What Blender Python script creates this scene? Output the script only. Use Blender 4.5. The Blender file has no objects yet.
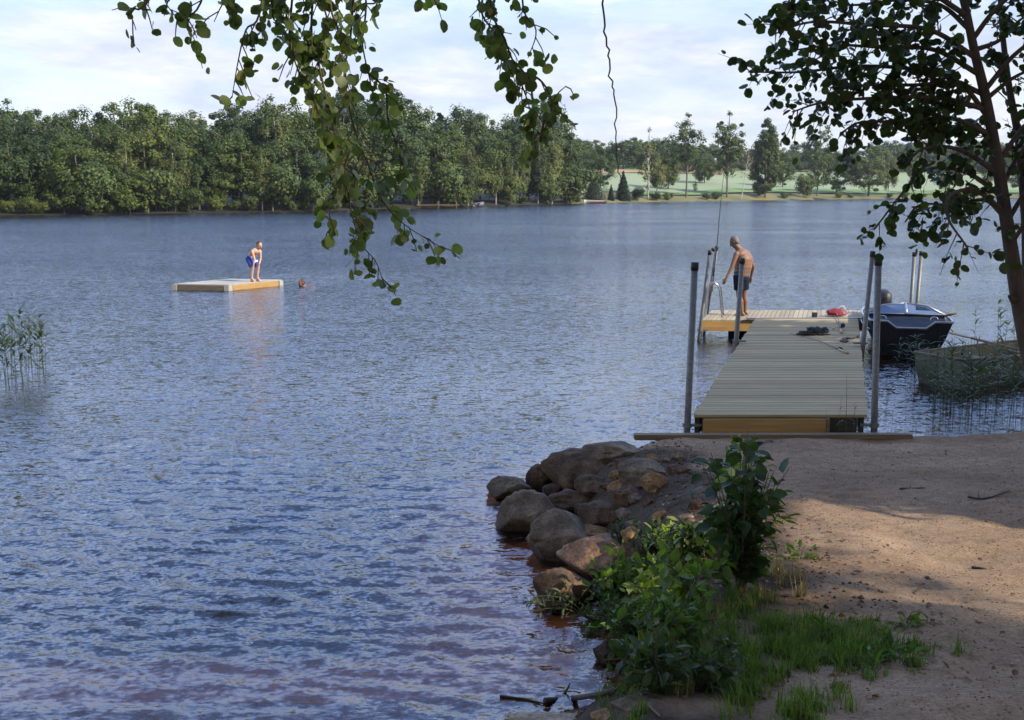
import bpy, bmesh, math, random
import numpy as np
from mathutils import Vector, Matrix, noise as mnoise

R = math.radians
rng = np.random.default_rng(7)
random.seed(7)
SC = bpy.context.scene
COL = SC.collection

# ------------------------------------------------------------------ camera
CAM_H, FPX, PITCH = 3.25, 1098.0, R(9.0)
cam_d = bpy.data.cameras.new('camera')
cam_d.sensor_width = 36.0
cam_d.lens = 36.0 * FPX / 1024.0
cam_d.clip_start, cam_d.clip_end = 0.05, 5000
cam = bpy.data.objects.new('camera', cam_d)
cam.location = (0, 0, CAM_H)
cam.rotation_euler = (R(90) - PITCH, 0, 0)
COL.objects.link(cam)
SC.camera = cam

# ------------------------------------------------------------------ sun, sky, exposure
SUN_AZ = Vector((0.90, -0.436, 0)).normalized()
SUN_EL = R(34)
sun_dir = Vector((SUN_AZ.x * math.cos(SUN_EL), SUN_AZ.y * math.cos(SUN_EL), math.sin(SUN_EL)))
sd = bpy.data.lights.new('sun', 'SUN')
sd.energy, sd.angle, sd.color = 5.0, R(0.53), (1.0, 0.90, 0.74)
sun = bpy.data.objects.new('sun', sd)
sun.rotation_euler = sun_dir.to_track_quat('Z', 'Y').to_euler()
sun.location = (40, -10, 40)
COL.objects.link(sun)

world = bpy.data.worlds.new('World')
SC.world = world
world.use_nodes = True
nt = world.node_tree
nt.nodes.clear()
def N(t, kind, **kw):
    n = t.nodes.new(kind)
    for k, v in kw.items():
        if k.startswith('i_'):
            n.inputs[k[2:].replace('_', ' ')].default_value = v
        else:
            setattr(n, k, v)
    return n
wo = N(nt, 'ShaderNodeOutputWorld')
bg = N(nt, 'ShaderNodeBackground'); bg.inputs['Strength'].default_value = 0.105
sky = N(nt, 'ShaderNodeTexSky', sky_type='NISHITA', sun_disc=False)
sky.sun_elevation = SUN_EL
sky.sun_rotation = math.atan2(SUN_AZ.x, SUN_AZ.y)
sky.air_density, sky.dust_density, sky.ozone_density = 1.0, 0.25, 1.8
tc = N(nt, 'ShaderNodeTexCoord')
sep = N(nt, 'ShaderNodeSeparateXYZ')
nt.links.new(tc.outputs['Generated'], sep.inputs[0])
def WM(op, a, b=None, c=None, clamp=False):
    m = N(nt, 'ShaderNodeMath', operation=op, use_clamp=clamp)
    for i, v in enumerate((a, b, c)):
        if v is None: continue
        if isinstance(v, (int, float)): m.inputs[i].default_value = v
        else: nt.links.new(v, m.inputs[i])
    return m.outputs[0]
zpos = WM('MAXIMUM', sep.outputs['Z'], 0.0)
den = WM('ADD', zpos, 0.22)
comb = N(nt, 'ShaderNodeCombineXYZ')
nt.links.new(WM('DIVIDE', sep.outputs['X'], den), comb.inputs[0])
nt.links.new(WM('DIVIDE', sep.outputs['Y'], den), comb.inputs[1])
nt.links.new(WM('MULTIPLY', zpos, 5.5), comb.inputs[2])
n1 = N(nt, 'ShaderNodeTexNoise'); n1.inputs['Scale'].default_value = 2.0; n1.inputs['Detail'].default_value = 9; n1.inputs['Roughness'].default_value = 0.55; n1.inputs['Distortion'].default_value = 0.35
nt.links.new(comb.outputs[0], n1.inputs['Vector'])
n2 = N(nt, 'ShaderNodeTexNoise'); n2.inputs['Scale'].default_value = 3.1; n2.inputs['Detail'].default_value = 7; n2.inputs['Roughness'].default_value = 0.6
nt.links.new(comb.outputs[0], n2.inputs['Vector'])
# cover thins out with height above the horizon
mr = N(nt, 'ShaderNodeMapRange'); mr.interpolation_type = 'SMOOTHSTEP'
mr.inputs['From Min'].default_value = 0.15; mr.inputs['From Max'].default_value = 0.55
mr.inputs['To Min'].default_value = 0.13; mr.inputs['To Max'].default_value = 0.04
nt.links.new(zpos, mr.inputs['Value'])
cover = WM('ADD', n1.outputs['Fac'], mr.outputs[0])
rampc = N(nt, 'ShaderNodeMapRange'); rampc.interpolation_type = 'SMOOTHSTEP'
rampc.inputs['From Min'].default_value = 0.46; rampc.inputs['From Max'].default_value = 0.74
nt.links.new(cover, rampc.inputs['Value'])
cc = N(nt, 'ShaderNodeValToRGB')
cc.color_ramp.elements[0].position = 0.36; cc.color_ramp.elements[0].color = (5.5, 6.1, 7.6, 1)
cc.color_ramp.elements[1].position = 0.62; cc.color_ramp.elements[1].color = (8.2, 8.25, 8.7, 1)
nt.links.new(n2.outputs['Fac'], cc.inputs[0])
mixc = N(nt, 'ShaderNodeMix', data_type='RGBA')
veil = N(nt, 'ShaderNodeMapRange'); veil.inputs['From Min'].default_value = 0.12; veil.inputs['From Max'].default_value = 0.55
veil.inputs['To Min'].default_value = 0.93; veil.inputs['To Max'].default_value = 0.62
nt.links.new(zpos, veil.inputs['Value'])
low = N(nt, 'ShaderNodeMapRange'); low.inputs['From Min'].default_value = 0.02; low.inputs['From Max'].default_value = 0.50
low.inputs['To Min'].default_value = 0.62; low.inputs['To Max'].default_value = 0.0
nt.links.new(zpos, low.inputs['Value'])
nt.links.new(WM('MAXIMUM', WM('MULTIPLY', rampc.outputs[0], veil.outputs[0]), low.outputs[0]), mixc.inputs['Factor'])
tint = N(nt, 'ShaderNodeMix', data_type='RGBA', blend_type='MULTIPLY'); tint.inputs['Factor'].default_value = 1.0
tint.inputs['B'].default_value = (1.25, 1.22, 1.36, 1)
nt.links.new(sky.outputs[0], tint.inputs['A']); nt.links.new(tint.outputs['Result'], mixc.inputs['A'])
nt.links.new(cc.outputs[0], mixc.inputs['B'])
hi = N(nt, 'ShaderNodeMapRange'); hi.inputs['From Min'].default_value = 0.13; hi.inputs['From Max'].default_value = 0.36
nt.links.new(zpos, hi.inputs['Value'])
hic = N(nt, 'ShaderNodeMix', data_type='RGBA'); hic.inputs['A'].default_value = (1, 1, 1, 1); hic.inputs['B'].default_value = (1.08, 1.22, 1.48, 1)
# bluer away from the sun (north), white veil overhead and round the sun
north = N(nt, 'ShaderNodeMapRange'); north.interpolation_type = 'SMOOTHSTEP'
north.inputs['From Min'].default_value = -0.1; north.inputs['From Max'].default_value = 0.55
nt.links.new(sep.outputs['Y'], north.inputs['Value'])
hib = N(nt, 'ShaderNodeMix', data_type='RGBA'); hib.inputs['A'].default_value = (1.18, 1.06, 0.90, 1); hib.inputs['B'].default_value = (2.15, 2.55, 3.1, 1)
nt.links.new(north.outputs[0], hib.inputs['Factor']); nt.links.new(hib.outputs['Result'], hic.inputs['B'])
nt.links.new(hi.outputs[0], hic.inputs['Factor'])
him = N(nt, 'ShaderNodeMix', data_type='RGBA', blend_type='MULTIPLY'); him.inputs['Factor'].default_value = 1.0
nt.links.new(mixc.outputs['Result'], him.inputs['A']); nt.links.new(hic.outputs['Result'], him.inputs['B'])
nt.links.new(him.outputs['Result'], bg.inputs['Color'])
nt.links.new(bg.outputs[0], wo.inputs[0])

SC.view_settings.view_transform = 'Standard'
SC.view_settings.look = 'None'
SC.view_settings.exposure = 0.3
SC.view_settings.gamma = 1.0
SC.view_settings.use_curve_mapping = False
SC.render.engine = 'CYCLES'
cy = SC.cycles
cy.max_bounces = 8; cy.diffuse_bounces = 3; cy.glossy_bounces = 3; cy.transparent_max_bounces = 12
cy.caustics_reflective = False; cy.caustics_refractive = False
cy.use_denoising = True
cy.sample_clamp_indirect = 6.0

# ------------------------------------------------------------------ measuring helpers
def ray(px, py):
    u, v = (px - 512) / FPX, (360 - py) / FPX
    c, s = math.cos(PITCH), math.sin(PITCH)
    return Vector((u, c + v * s, -s + v * c))
def P(px, py, z=0.0):
    d = ray(px, py); t = (z - CAM_H) / d.z
    return Vector((d.x * t, d.y * t, z))
def Q(px, py, Y):
    d = ray(px, py); t = Y / d.y
    return Vector((d.x * t, Y, CAM_H + d.z * t))

# ------------------------------------------------------------------ materials
def mat(name):
    m = bpy.data.materials.new(name); m.use_nodes = True
    t = m.node_tree; t.nodes.clear()
    o = N(t, 'ShaderNodeOutputMaterial')
    return m, t, o
def ramp(t, src, stops):
    r = N(t, 'ShaderNodeValToRGB')
    e = r.color_ramp.elements
    while len(e) < len(stops): e.new(0.5)
    for i, (p, c) in enumerate(stops):
        e[i].position = p; e[i].color = (*c, 1)
    t.links.new(src, r.inputs[0])
    return r.outputs[0]
def noise_tex(t, scale, detail=5, rough=0.55, coord='Object', stretch=(1, 1, 1), distort=0.0):
    c = N(t, 'ShaderNodeTexCoord')
    mp = N(t, 'ShaderNodeMapping'); mp.inputs['Scale'].default_value = stretch
    t.links.new(c.outputs[coord], mp.inputs[0])
    n = N(t, 'ShaderNodeTexNoise')
    n.inputs['Scale'].default_value = scale; n.inputs['Detail'].default_value = detail
    n.inputs['Roughness'].default_value = rough; n.inputs['Distortion'].default_value = distort
    t.links.new(mp.outputs[0], n.inputs['Vector'])
    return n.outputs['Fac']
def bump(t, h, strength, dist):
    b = N(t, 'ShaderNodeBump'); b.inputs['Strength'].default_value = strength; b.inputs['Distance'].default_value = dist
    t.links.new(h, b.inputs['Height'])
    return b.outputs[0]
def mixrgb(t, fac, a, b, mode='MIX'):
    m = N(t, 'ShaderNodeMix', data_type='RGBA', blend_type=mode)
    for k, v in (('Factor', fac), ('A', a), ('B', b)):
        if isinstance(v, tuple): m.inputs[k].default_value = (*v, 1)
        elif isinstance(v, (int, float)): m.inputs[k].default_value = v
        else: t.links.new(v, m.inputs[k])
    return m.outputs['Result']
def simple(name, c1, c2, scale=8, rough=0.7, metal=0.0, bstr=0.2, bdist=0.01, stretch=(1, 1, 1), island=0.0, spec=0.5):
    m, t, o = mat(name)
    p = N(t, 'ShaderNodeBsdfPrincipled')
    p.inputs['Roughness'].default_value = rough; p.inputs['Metallic'].default_value = metal
    p.inputs['Specular IOR Level'].default_value = spec
    n = noise_tex(t, scale, 6, 0.6, 'Object', stretch)
    col = ramp(t, n, [(0.3, c1), (0.7, c2)])
    if island:
        g = N(t, 'ShaderNodeNewGeometry')
        v = ramp(t, g.outputs['Random Per Island'], [(0, (1 - island,) * 3), (1, (1 + island * 0.6,) * 3)])
        col = mixrgb(t, 1.0, col, v, 'MULTIPLY')
    t.links.new(col, p.inputs['Base Color'])
    if bstr: t.links.new(bump(t, n, bstr, bdist), p.inputs['Normal'])
    t.links.new(p.outputs[0], o.inputs[0])
    return m
VAR = [0.75, 1.3]
def leaf_mat(name, dark, light, trans=0.35, tcol=None, rough=0.5, extra=None):
    m, t, o = mat(name)
    g = N(t, 'ShaderNodeNewGeometry')
    stops = [(0.0, dark), (0.8, light)]
    if extra: stops.append((0.985, light)); stops.append((1.0, extra))
    col = ramp(t, g.outputs['Random Per Island'], stops)
    oi = N(t, 'ShaderNodeObjectInfo')
    hs = N(t, 'ShaderNodeHueSaturation')
    mv = N(t, 'ShaderNodeMapRange'); mv.inputs['To Min'].default_value = VAR[0]; mv.inputs['To Max'].default_value = VAR[1]
    t.links.new(oi.outputs['Random'], mv.inputs['Value'])
    mh = N(t, 'ShaderNodeMapRange'); mh.inputs['To Min'].default_value = 0.515; mh.inputs['To Max'].default_value = 0.475
    t.links.new(oi.outputs['Random'], mh.inputs['Value'])
    t.links.new(mv.outputs[0], hs.inputs['Value']); t.links.new(mh.outputs[0], hs.inputs['Hue'])
    nz = noise_tex(t, 7.0, 3, 0.6)
    col = mixrgb(t, 1.0, col, ramp(t, nz, [(0.32, (0.62, 0.66, 0.62)), (0.68, (1.28, 1.22, 1.15))]), 'MULTIPLY')
    t.links.new(col, hs.inputs['Color'])
    p = N(t, 'ShaderNodeBsdfPrincipled'); p.inputs['Roughness'].default_value = rough
    p.inputs['Specular IOR Level'].default_value = 0.35
    t.links.new(hs.outputs[0], p.inputs['Base Color'])
    tr = N(t, 'ShaderNodeBsdfTranslucent')
    t.links.new(mixrgb(t, 1.0, hs.outputs[0], tcol or (1.6, 1.9, 0.7), 'MULTIPLY'), tr.inputs['Color'])
    mx = N(t, 'ShaderNodeMixShader'); mx.inputs[0].default_value = trans
    t.links.new(p.outputs[0], mx.inputs[1]); t.links.new(tr.outputs[0], mx.inputs[2])
    t.links.new(mx.outputs[0], o.inputs[0])
    return m

M = {}
# sand and earth of the near bank
m, t, o = mat('sand'); M['sand'] = m
p = N(t, 'ShaderNodeBsdfPrincipled'); p.inputs['Roughness'].default_value = 0.95; p.inputs['Specular IOR Level'].default_value = 0.15
nb = noise_tex(t, 0.9, 6, 0.6); nf = noise_tex(t, 60, 4, 0.7); nm = noise_tex(t, 9, 6, 0.65)
base = ramp(t, nb, [(0.3, (0.245, 0.162, 0.098)), (0.7, (0.395, 0.28, 0.178))])
fine = ramp(t, nf, [(0.3, (0.62, 0.6, 0.58)), (0.65, (1.2, 1.2, 1.2))])
mid = ramp(t, nm, [(0.3, (0.75, 0.73, 0.7)), (0.62, (1.1, 1.1, 1.1))])
c = mixrgb(t, 1.0, mixrgb(t, 1.0, base, fine, 'MULTIPLY'), mid, 'MULTIPLY')
# dark leaf mould where plants grow on the slope (vertex mask)
at = N(t, 'ShaderNodeAttribute'); at.attribute_name = 'soil'
soil = ramp(t, nm, [(0.3, (0.035, 0.026, 0.018)), (0.7, (0.10, 0.07, 0.045))])
t.links.new(mixrgb(t, at.outputs['Fac'], c, soil), p.inputs['Base Color'])
hsum = N(t, 'ShaderNodeMath', operation='ADD'); t.links.new(nf, hsum.inputs[0]); t.links.new(nm, hsum.inputs[1])
t.links.new(bump(t, hsum.outputs[0], 0.55, 0.02), p.inputs['Normal'])
t.links.new(p.outputs[0], o.inputs[0])

m, t, o = mat('lake_bed_depth_shade'); M['bed_depth_shade'] = m
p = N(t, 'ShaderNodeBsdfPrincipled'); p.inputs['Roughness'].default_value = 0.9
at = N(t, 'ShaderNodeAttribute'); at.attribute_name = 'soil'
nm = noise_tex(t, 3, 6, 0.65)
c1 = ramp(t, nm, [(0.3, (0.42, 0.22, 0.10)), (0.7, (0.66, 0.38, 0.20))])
c2 = ramp(t, nm, [(0.3, (0.012, 0.011, 0.010)), (0.7, (0.024, 0.021, 0.018))])  # light absorbed by deep water, painted as a near-black bed colour
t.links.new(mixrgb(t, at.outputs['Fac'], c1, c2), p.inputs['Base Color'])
t.links.new(p.outputs[0], o.inputs[0])

M['meadow'] = simple('meadow', (0.10, 0.12, 0.035), (0.22, 0.19, 0.07), 0.12, 0.95, bstr=0.4, bdist=0.3)
M['forest_floor'] = simple('forest_floor', (0.012, 0.014, 0.007), (0.032, 0.03, 0.015), 0.6, 0.95, bstr=0.4, bdist=0.2)
M['crop'] = simple('crop', (0.22, 0.28, 0.145), (0.28, 0.335, 0.185), 0.08, 0.95, bstr=0.3, bdist=0.3, stretch=(1, 0.3, 1))
M['lawn'] = simple('lawn', (0.13, 0.22, 0.05), (0.20, 0.30, 0.08), 0.1, 0.95, bstr=0)
M['stubble'] = simple('stubble', (0.30, 0.20, 0.10), (0.42, 0.29, 0.16), 0.2, 0.95, bstr=0)

# water
WAVE = (0.16, 1.1, 1.3)
m, t, o = mat('water'); M['water'] = m
gl = N(t, 'ShaderNodeBsdfGlossy'); gl.inputs['Roughness'].default_value = 0.10; gl.inputs['Color'].default_value = (1, 1, 1, 1)
tp = N(t, 'ShaderNodeBsdfTransparent'); tp.inputs['Color'].default_value = (0.95, 0.68, 0.44, 1)
fr = N(t, 'ShaderNodeFresnel'); fr.inputs['IOR'].default_value = 1.68
def slope_noise(scale, stretch, k, detail=3):
    """random surface slopes (not a height map, so that they survive far away)"""
    c = N(t, 'ShaderNodeTexCoord'); mp = N(t, 'ShaderNodeMapping'); mp.inputs['Scale'].default_value = stretch; mp.inputs['Rotation'].default_value = (0, 0, R(-9))
    t.links.new(c.outputs['Object'], mp.inputs[0])
    n = N(t, 'ShaderNodeTexNoise'); n.inputs['Scale'].default_value = scale; n.inputs['Detail'].default_value = detail; n.inputs['Distortion'].default_value = 0.3
    t.links.new(mp.outputs[0], n.inputs['Vector'])
    a = N(t, 'ShaderNodeVectorMath', operation='SUBTRACT'); a.inputs[1].default_value = (0.5, 0.5, 0.5); t.links.new(n.outputs['Color'], a.inputs[0])
    b = N(t, 'ShaderNodeVectorMath', operation='MULTIPLY'); b.inputs[1].default_value = (k * 0.7, k, 0); t.links.new(a.outputs[0], b.inputs[0])
    return b.outputs[0]
def vadd(a, b):
    v = N(t, 'ShaderNodeVectorMath', operation='ADD'); t.links.new(a, v.inputs[0]); t.links.new(b, v.inputs[1]); return v.outputs[0]
geo = N(t, 'ShaderNodeNewGeometry')
vn0 = vadd(vadd(slope_noise(1.1, (0.45, 1.2, 1), WAVE[0]), slope_noise(11.0, (0.5, 1.25, 1), WAVE[1])), slope_noise(32.0, (0.6, 1.1, 1), WAVE[2]))
ua = N(t, 'ShaderNodeAttribute'); ua.attribute_name = 'ripple'
um = N(t, 'ShaderNodeMath', operation='MULTIPLY_ADD'); um.inputs[1].default_value = 1.0; um.inputs[2].default_value = 0.0; t.links.new(ua.outputs['Fac'], um.inputs[0])
us = N(t, 'ShaderNodeVectorMath', operation='SCALE'); t.links.new(vn0, us.inputs[0]); t.links.new(um.outputs[0], us.inputs['Scale'])
vn = vadd(us.outputs[0], geo.outputs['Normal'])
vz = N(t, 'ShaderNodeVectorMath', operation='NORMALIZE'); t.links.new(vn, vz.inputs[0])
t.links.new(vz.outputs[0], gl.inputs['Normal']); t.links.new(vz.outputs[0], fr.inputs['Normal'])
mx = N(t, 'ShaderNodeMixShader')
t.links.new(fr.outputs[0], mx.inputs[0]); t.links.new(tp.outputs[0], mx.inputs[1]); t.links.new(gl.outputs[0], mx.inputs[2])
t.links.new(mx.outputs[0], o.inputs[0])

M['deck'] = simple('weathered_decking', (0.34, 0.265, 0.145), (0.50, 0.40, 0.235), 5, 0.85, bstr=0.3, bdist=0.004, stretch=(0.35, 9, 4), island=0.17, spec=.12)
M['deck2'] = simple('platform_decking', (0.33, 0.28, 0.19), (0.48, 0.41, 0.29), 5, 0.85, bstr=0.3, bdist=0.004, stretch=(9, 0.35, 4), island=0.2, spec=.15)
M['timber'] = simple('fresh_timber', (0.34, 0.19, 0.06), (0.52, 0.32, 0.11), 3, 0.75, bstr=0.3, bdist=0.004, stretch=(0.5, 6, 9))
M['darkwood'] = simple('wet_dark_timber', (0.035, 0.03, 0.022), (0.08, 0.065, 0.045), 4, 0.8, bstr=0.3, bdist=0.005, stretch=(1, 3, 8))
M['beam'] = simple('grey_beam', (0.15, 0.105, 0.06), (0.26, 0.19, 0.11), 4, 0.85, bstr=0.4, bdist=0.006, stretch=(0.4, 8, 8))
M['raftwood'] = simple('raft_timber', (0.34, 0.20, 0.07), (0.47, 0.29, 0.11), 3, 0.75, bstr=0.2, stretch=(1, 1, 8), island=0.12)
M['raftdark'] = simple('raft_darker_timber', (0.12, 0.10, 0.08), (0.2, 0.17, 0.13), 3, 0.8, bstr=0.2, stretch=(1, 1, 8))
M['raftdeck'] = simple('raft_deck_boards', (0.36, 0.34, 0.29), (0.50, 0.47, 0.41), 3, 0.85, bstr=0.2, island=0.15)
M['white'] = simple('white_plastic', (0.32, 0.32, 0.30), (0.46, 0.46, 0.44), 6, 0.5, bstr=0.05)
M['galv'] = simple('galvanised_steel', (0.14, 0.14, 0.14), (0.24, 0.24, 0.24), 22, 0.5, 0.35, 0.06, 0.002)
M['chrome'] = simple('polished_steel', (0.5, 0.52, 0.54), (0.62, 0.63, 0.65), 10, 0.25, 0.95, 0.03, 0.002)
M['blackcap'] = simple('black_plastic', (0.012, 0.012, 0.013), (0.03, 0.03, 0.032), 20, 0.5, bstr=0.05)
M['hull'] = simple('dark_hull_paint', (0.010, 0.011, 0.014), (0.024, 0.026, 0.031), 3, 0.5, 0.0, 0.05, 0.004, spec=.25)
M['alu'] = simple('bare_aluminium', (0.34, 0.35, 0.37), (0.46, 0.47, 0.49), 7, 0.38, 0.8, 0.05, 0.003)
M['bluedeck'] = simple('blue_grey_foredeck', (0.02, 0.026, 0.04), (0.04, 0.05, 0.07), 5, 0.7, 0.0, 0.05, 0.003, spec=.1)
M['rowgreen'] = simple('old_green_boat_paint', (0.085, 0.105, 0.065), (0.18, 0.20, 0.135), 3.5, 0.7, bstr=0.25, bdist=0.006, stretch=(1, 1, 3))
M['rowin'] = simple('boat_inner_wood', (0.16, 0.14, 0.07), (0.28, 0.24, 0.13), 4, 0.8, bstr=0.2)
M['oar'] = simple('oar_wood', (0.20, 0.12, 0.055), (0.32, 0.21, 0.10), 6, 0.6, bstr=0.1, stretch=(1, 1, 5))
M['skin'] = simple('sunburnt_skin', (0.19, 0.10, 0.066), (0.27, 0.145, 0.095), 9, 0.55, bstr=0.05)
M['skin2'] = simple('fair_skin', (0.60, 0.33, 0.22), (0.68, 0.40, 0.28), 9, 0.55, bstr=0.05)
M['greyhair'] = simple('grey_hair', (0.12, 0.10, 0.088), (0.25, 0.215, 0.195), 60, 0.7, bstr=0.5, bdist=0.005)
M['brownhair'] = simple('brown_hair', (0.05, 0.025, 0.013), (0.11, 0.055, 0.03), 60, 0.6, bstr=0.5, bdist=0.005)
M['navy'] = simple('navy_swim_shorts', (0.008, 0.014, 0.028), (0.018, 0.028, 0.048), 12, 0.9, bstr=0.2, bdist=0.006, spec=.15)
M['paleband'] = simple('grey_waistband', (0.03, 0.04, 0.06), (0.07, 0.085, 0.11), 12, 0.7, bstr=0.2, bdist=0.006)
M['blue'] = simple('blue_swim_shorts', (0.012, 0.05, 0.30), (0.02, 0.08, 0.42), 12, 0.7, bstr=0.2, bdist=0.006)
M['whitecloth'] = simple('white_cloth', (0.65, 0.65, 0.68), (0.78, 0.78, 0.8), 12, 0.8, bstr=0.2)
M['red'] = simple('red_cloth', (0.16, 0.008, 0.014), (0.27, 0.014, 0.022), 9, 0.8, bstr=0.4, bdist=0.01)
M['pinkgrey'] = simple('pink_and_grey_fabric', (0.22, 0.08, 0.12), (0.36, 0.3, 0.33), 14, 0.8, bstr=0.4, bdist=0.01)
M['darkcloth'] = simple('charcoal_cloth', (0.018, 0.02, 0.022), (0.05, 0.052, 0.055), 9, 0.85, bstr=0.4, bdist=0.01)
M['rope'] = simple('dark_rope', (0.05, 0.045, 0.04), (0.12, 0.11, 0.1), 40, 0.9, bstr=0.4)
M['cork'] = simple('cork_grip', (0.42, 0.30, 0.18), (0.58, 0.45, 0.3), 40, 0.8, bstr=0.2)
M['yellow'] = simple('yellow_plastic', (0.6, 0.42, 0.03), (0.75, 0.55, 0.06), 9, 0.4, bstr=0.02)
M['bark'] = simple('alder_bark', (0.030, 0.023, 0.018), (0.085, 0.066, 0.052), 14, 0.9, bstr=0.7, bdist=0.012, stretch=(1, 1, 0.35))
M['twig'] = simple('twig_bark', (0.05, 0.035, 0.022), (0.10, 0.075, 0.05), 20, 0.9, bstr=0.3)
M['birchbark'] = simple('birch_bark', (0.25, 0.23, 0.2), (0.62, 0.6, 0.55), 3.5, 0.85, bstr=0.3, stretch=(1, 1, 2.5))
M['greybark'] = simple('grey_bark', (0.10, 0.085, 0.065), (0.22, 0.19, 0.15), 3, 0.9, bstr=0.3)
M['stem'] = simple('green_stem', (0.06, 0.07, 0.025), (0.11, 0.11, 0.045), 10, 0.8, bstr=0.1)
M['alderleaf'] = leaf_mat('alder_leaf', (0.026, 0.046, 0.010), (0.066, 0.096, 0.022), 0.32, rough=0.42)
M['aspenleaf'] = leaf_mat('aspen_leaf', (0.045, 0.070, 0.022), (0.11, 0.15, 0.05), 0.42, rough=0.45, extra=(0.25, 0.22, 0.07))
M['shrubleaf'] = leaf_mat('shrub_leaf', (0.045, 0.095, 0.018), (0.11, 0.18, 0.036), 0.4)
M['shrubdark'] = leaf_mat('dark_shrub_leaf', (0.022, 0.05, 0.013), (0.05, 0.09, 0.024), 0.3)
M['saplingleaf'] = leaf_mat('sapling_leaf', (0.085, 0.14, 0.022), (0.20, 0.26, 0.05), 0.45, extra=(0.42, 0.33, 0.06))
M['willowleaf'] = leaf_mat('willow_leaf', (0.06, 0.09, 0.04), (0.13, 0.16, 0.08), 0.35)
M['grass'] = leaf_mat('grass_blade', (0.055, 0.105, 0.020), (0.125, 0.19, 0.042), 0.4, extra=(0.34, 0.27, 0.10))
M['drygrass'] = leaf_mat('dry_grass', (0.16, 0.14, 0.05), (0.34, 0.27, 0.12), 0.3, (1.2, 1.1, 0.8))
M['reedleaf'] = leaf_mat('reed_leaf', (0.030, 0.055, 0.022), (0.075, 0.105, 0.042), 0.3)
M['litter'] = leaf_mat('fallen_leaf', (0.11, 0.055, 0.022), (0.26, 0.15, 0.07), 0.2, (1.2, 1.0, 0.8))
FT = (1.5, 1.75, 0.7)
VAR[:] = [0.62, 1.40]
M['fol_dark'] = leaf_mat('oak_foliage', (0.029, 0.054, 0.010), (0.080, 0.122, 0.022), 0.12, FT, 0.6)
M['fol_mid'] = leaf_mat('alder_foliage', (0.039, 0.067, 0.012), (0.100, 0.146, 0.028), 0.12, FT, 0.6)
M['fol_pale'] = leaf_mat('birch_foliage', (0.060, 0.085, 0.023), (0.135, 0.166, 0.050), 0.14, FT, 0.6)
M['fol_spruce'] = leaf_mat('spruce_foliage', (0.014, 0.03, 0.015), (0.032, 0.06, 0.026), 0.1, FT, 0.7)
M['fol_blue'] = leaf_mat('far_foliage', (0.046, 0.074, 0.020), (0.100, 0.142, 0.040), 0.14, FT, 0.7)
def rockmat(name, a, b, c):
    m, t, o = mat(name)
    p = N(t, 'ShaderNodeBsdfPrincipled'); p.inputs['Roughness'].default_value = 0.85; p.inputs['Specular IOR Level'].default_value = 0.2
    n_ = noise_tex(t, 3.2, 8, 0.65); n3 = noise_tex(t, 45, 4, 0.7)
    wm = lambda q_: (q_[0] * .92, q_[1] * .77, q_[2] * .62)
    cl = ramp(t, n_, [(0.34, wm(a)), (0.5, wm(b)), (0.64, wm(c))])
    gr = ramp(t, n3, [(0.35, (0.6, 0.6, 0.6)), (0.62, (1.2, 1.2, 1.2))])
    # wet dark band where the waves wash the stone
    gp = N(t, 'ShaderNodeNewGeometry'); sx_ = N(t, 'ShaderNodeSeparateXYZ'); t.links.new(gp.outputs['Position'], sx_.inputs[0])
    wz = N(t, 'ShaderNodeMath', operation='MULTIPLY_ADD'); wz.inputs[1].default_value = -0.12; t.links.new(n_, wz.inputs[0]); t.links.new(sx_.outputs['Z'], wz.inputs[2])
    wet = ramp(t, wz.outputs[0], [(0.0, (0.38, 0.36, 0.34)), (0.07, (1, 1, 1))])
    t.links.new(mixrgb(t, 1.0, mixrgb(t, 1.0, cl, gr, 'MULTIPLY'), wet, 'MULTIPLY'), p.inputs['Base Color'])
    rg = N(t, 'ShaderNodeMapRange'); rg.inputs['From Max'].default_value = 0.07; rg.inputs['To Min'].default_value = 0.3; rg.inputs['To Max'].default_value = 0.85
    t.links.new(wz.outputs[0], rg.inputs['Value']); t.links.new(rg.outputs[0], p.inputs['Roughness'])
    t.links.new(bump(t, n_, 0.8, 0.06), p.inputs['Normal'])
    t.links.new(p.outputs[0], o.inputs[0])
    return m
M['rockgrey'] = rockmat('grey_granite', (0.10, 0.085, 0.07), (0.20, 0.185, 0.16), (0.33, 0.31, 0.28))
M['rockbrown'] = rockmat('brown_stone', (0.06, 0.044, 0.033), (0.125, 0.093, 0.068), (0.23, 0.175, 0.13))
M['rockpink'] = rockmat('reddish_granite', (0.19, 0.13, 0.10), (0.32, 0.235, 0.185), (0.46, 0.37, 0.30))
M['rocktan'] = rockmat('tan_stone', (0.17, 0.11, 0.055), (0.31, 0.21, 0.115), (0.45, 0.35, 0.23))
M['rockpale'] = rockmat('pale_stone', (0.33, 0.29, 0.24), (0.48, 0.44, 0.38), (0.6, 0.56, 0.5))
M['cabinwall'] = simple('brown_boards', (0.15, 0.10, 0.075), (0.24, 0.17, 0.13), 2, 0.85, bstr=0.1)
M['cabinroof'] = simple('dark_roof', (0.10, 0.085, 0.08), (0.17, 0.14, 0.13), 2, 0.8, bstr=0.1)
M['redpaint'] = simple('red_boat_paint', (0.35, 0.05, 0.04), (0.5, 0.09, 0.06), 2, 0.6, bstr=0.05)
m, t, o = mat('tinted_glass'); M['glass'] = m
g1 = N(t, 'ShaderNodeBsdfGlossy'); g1.inputs['Roughness'].default_value = 0.03
g2 = N(t, 'ShaderNodeBsdfTransparent'); g2.inputs['Color'].default_value = (0.30, 0.34, 0.38, 1)
g3 = N(t, 'ShaderNodeFresnel'); g3.inputs['IOR'].default_value = 1.5
mx = N(t, 'ShaderNodeMixShader')
gm = N(t, 'ShaderNodeMath', operation='MULTIPLY_ADD'); gm.inputs[1].default_value = 0.30; gm.inputs[2].default_value = 0.04
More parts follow.
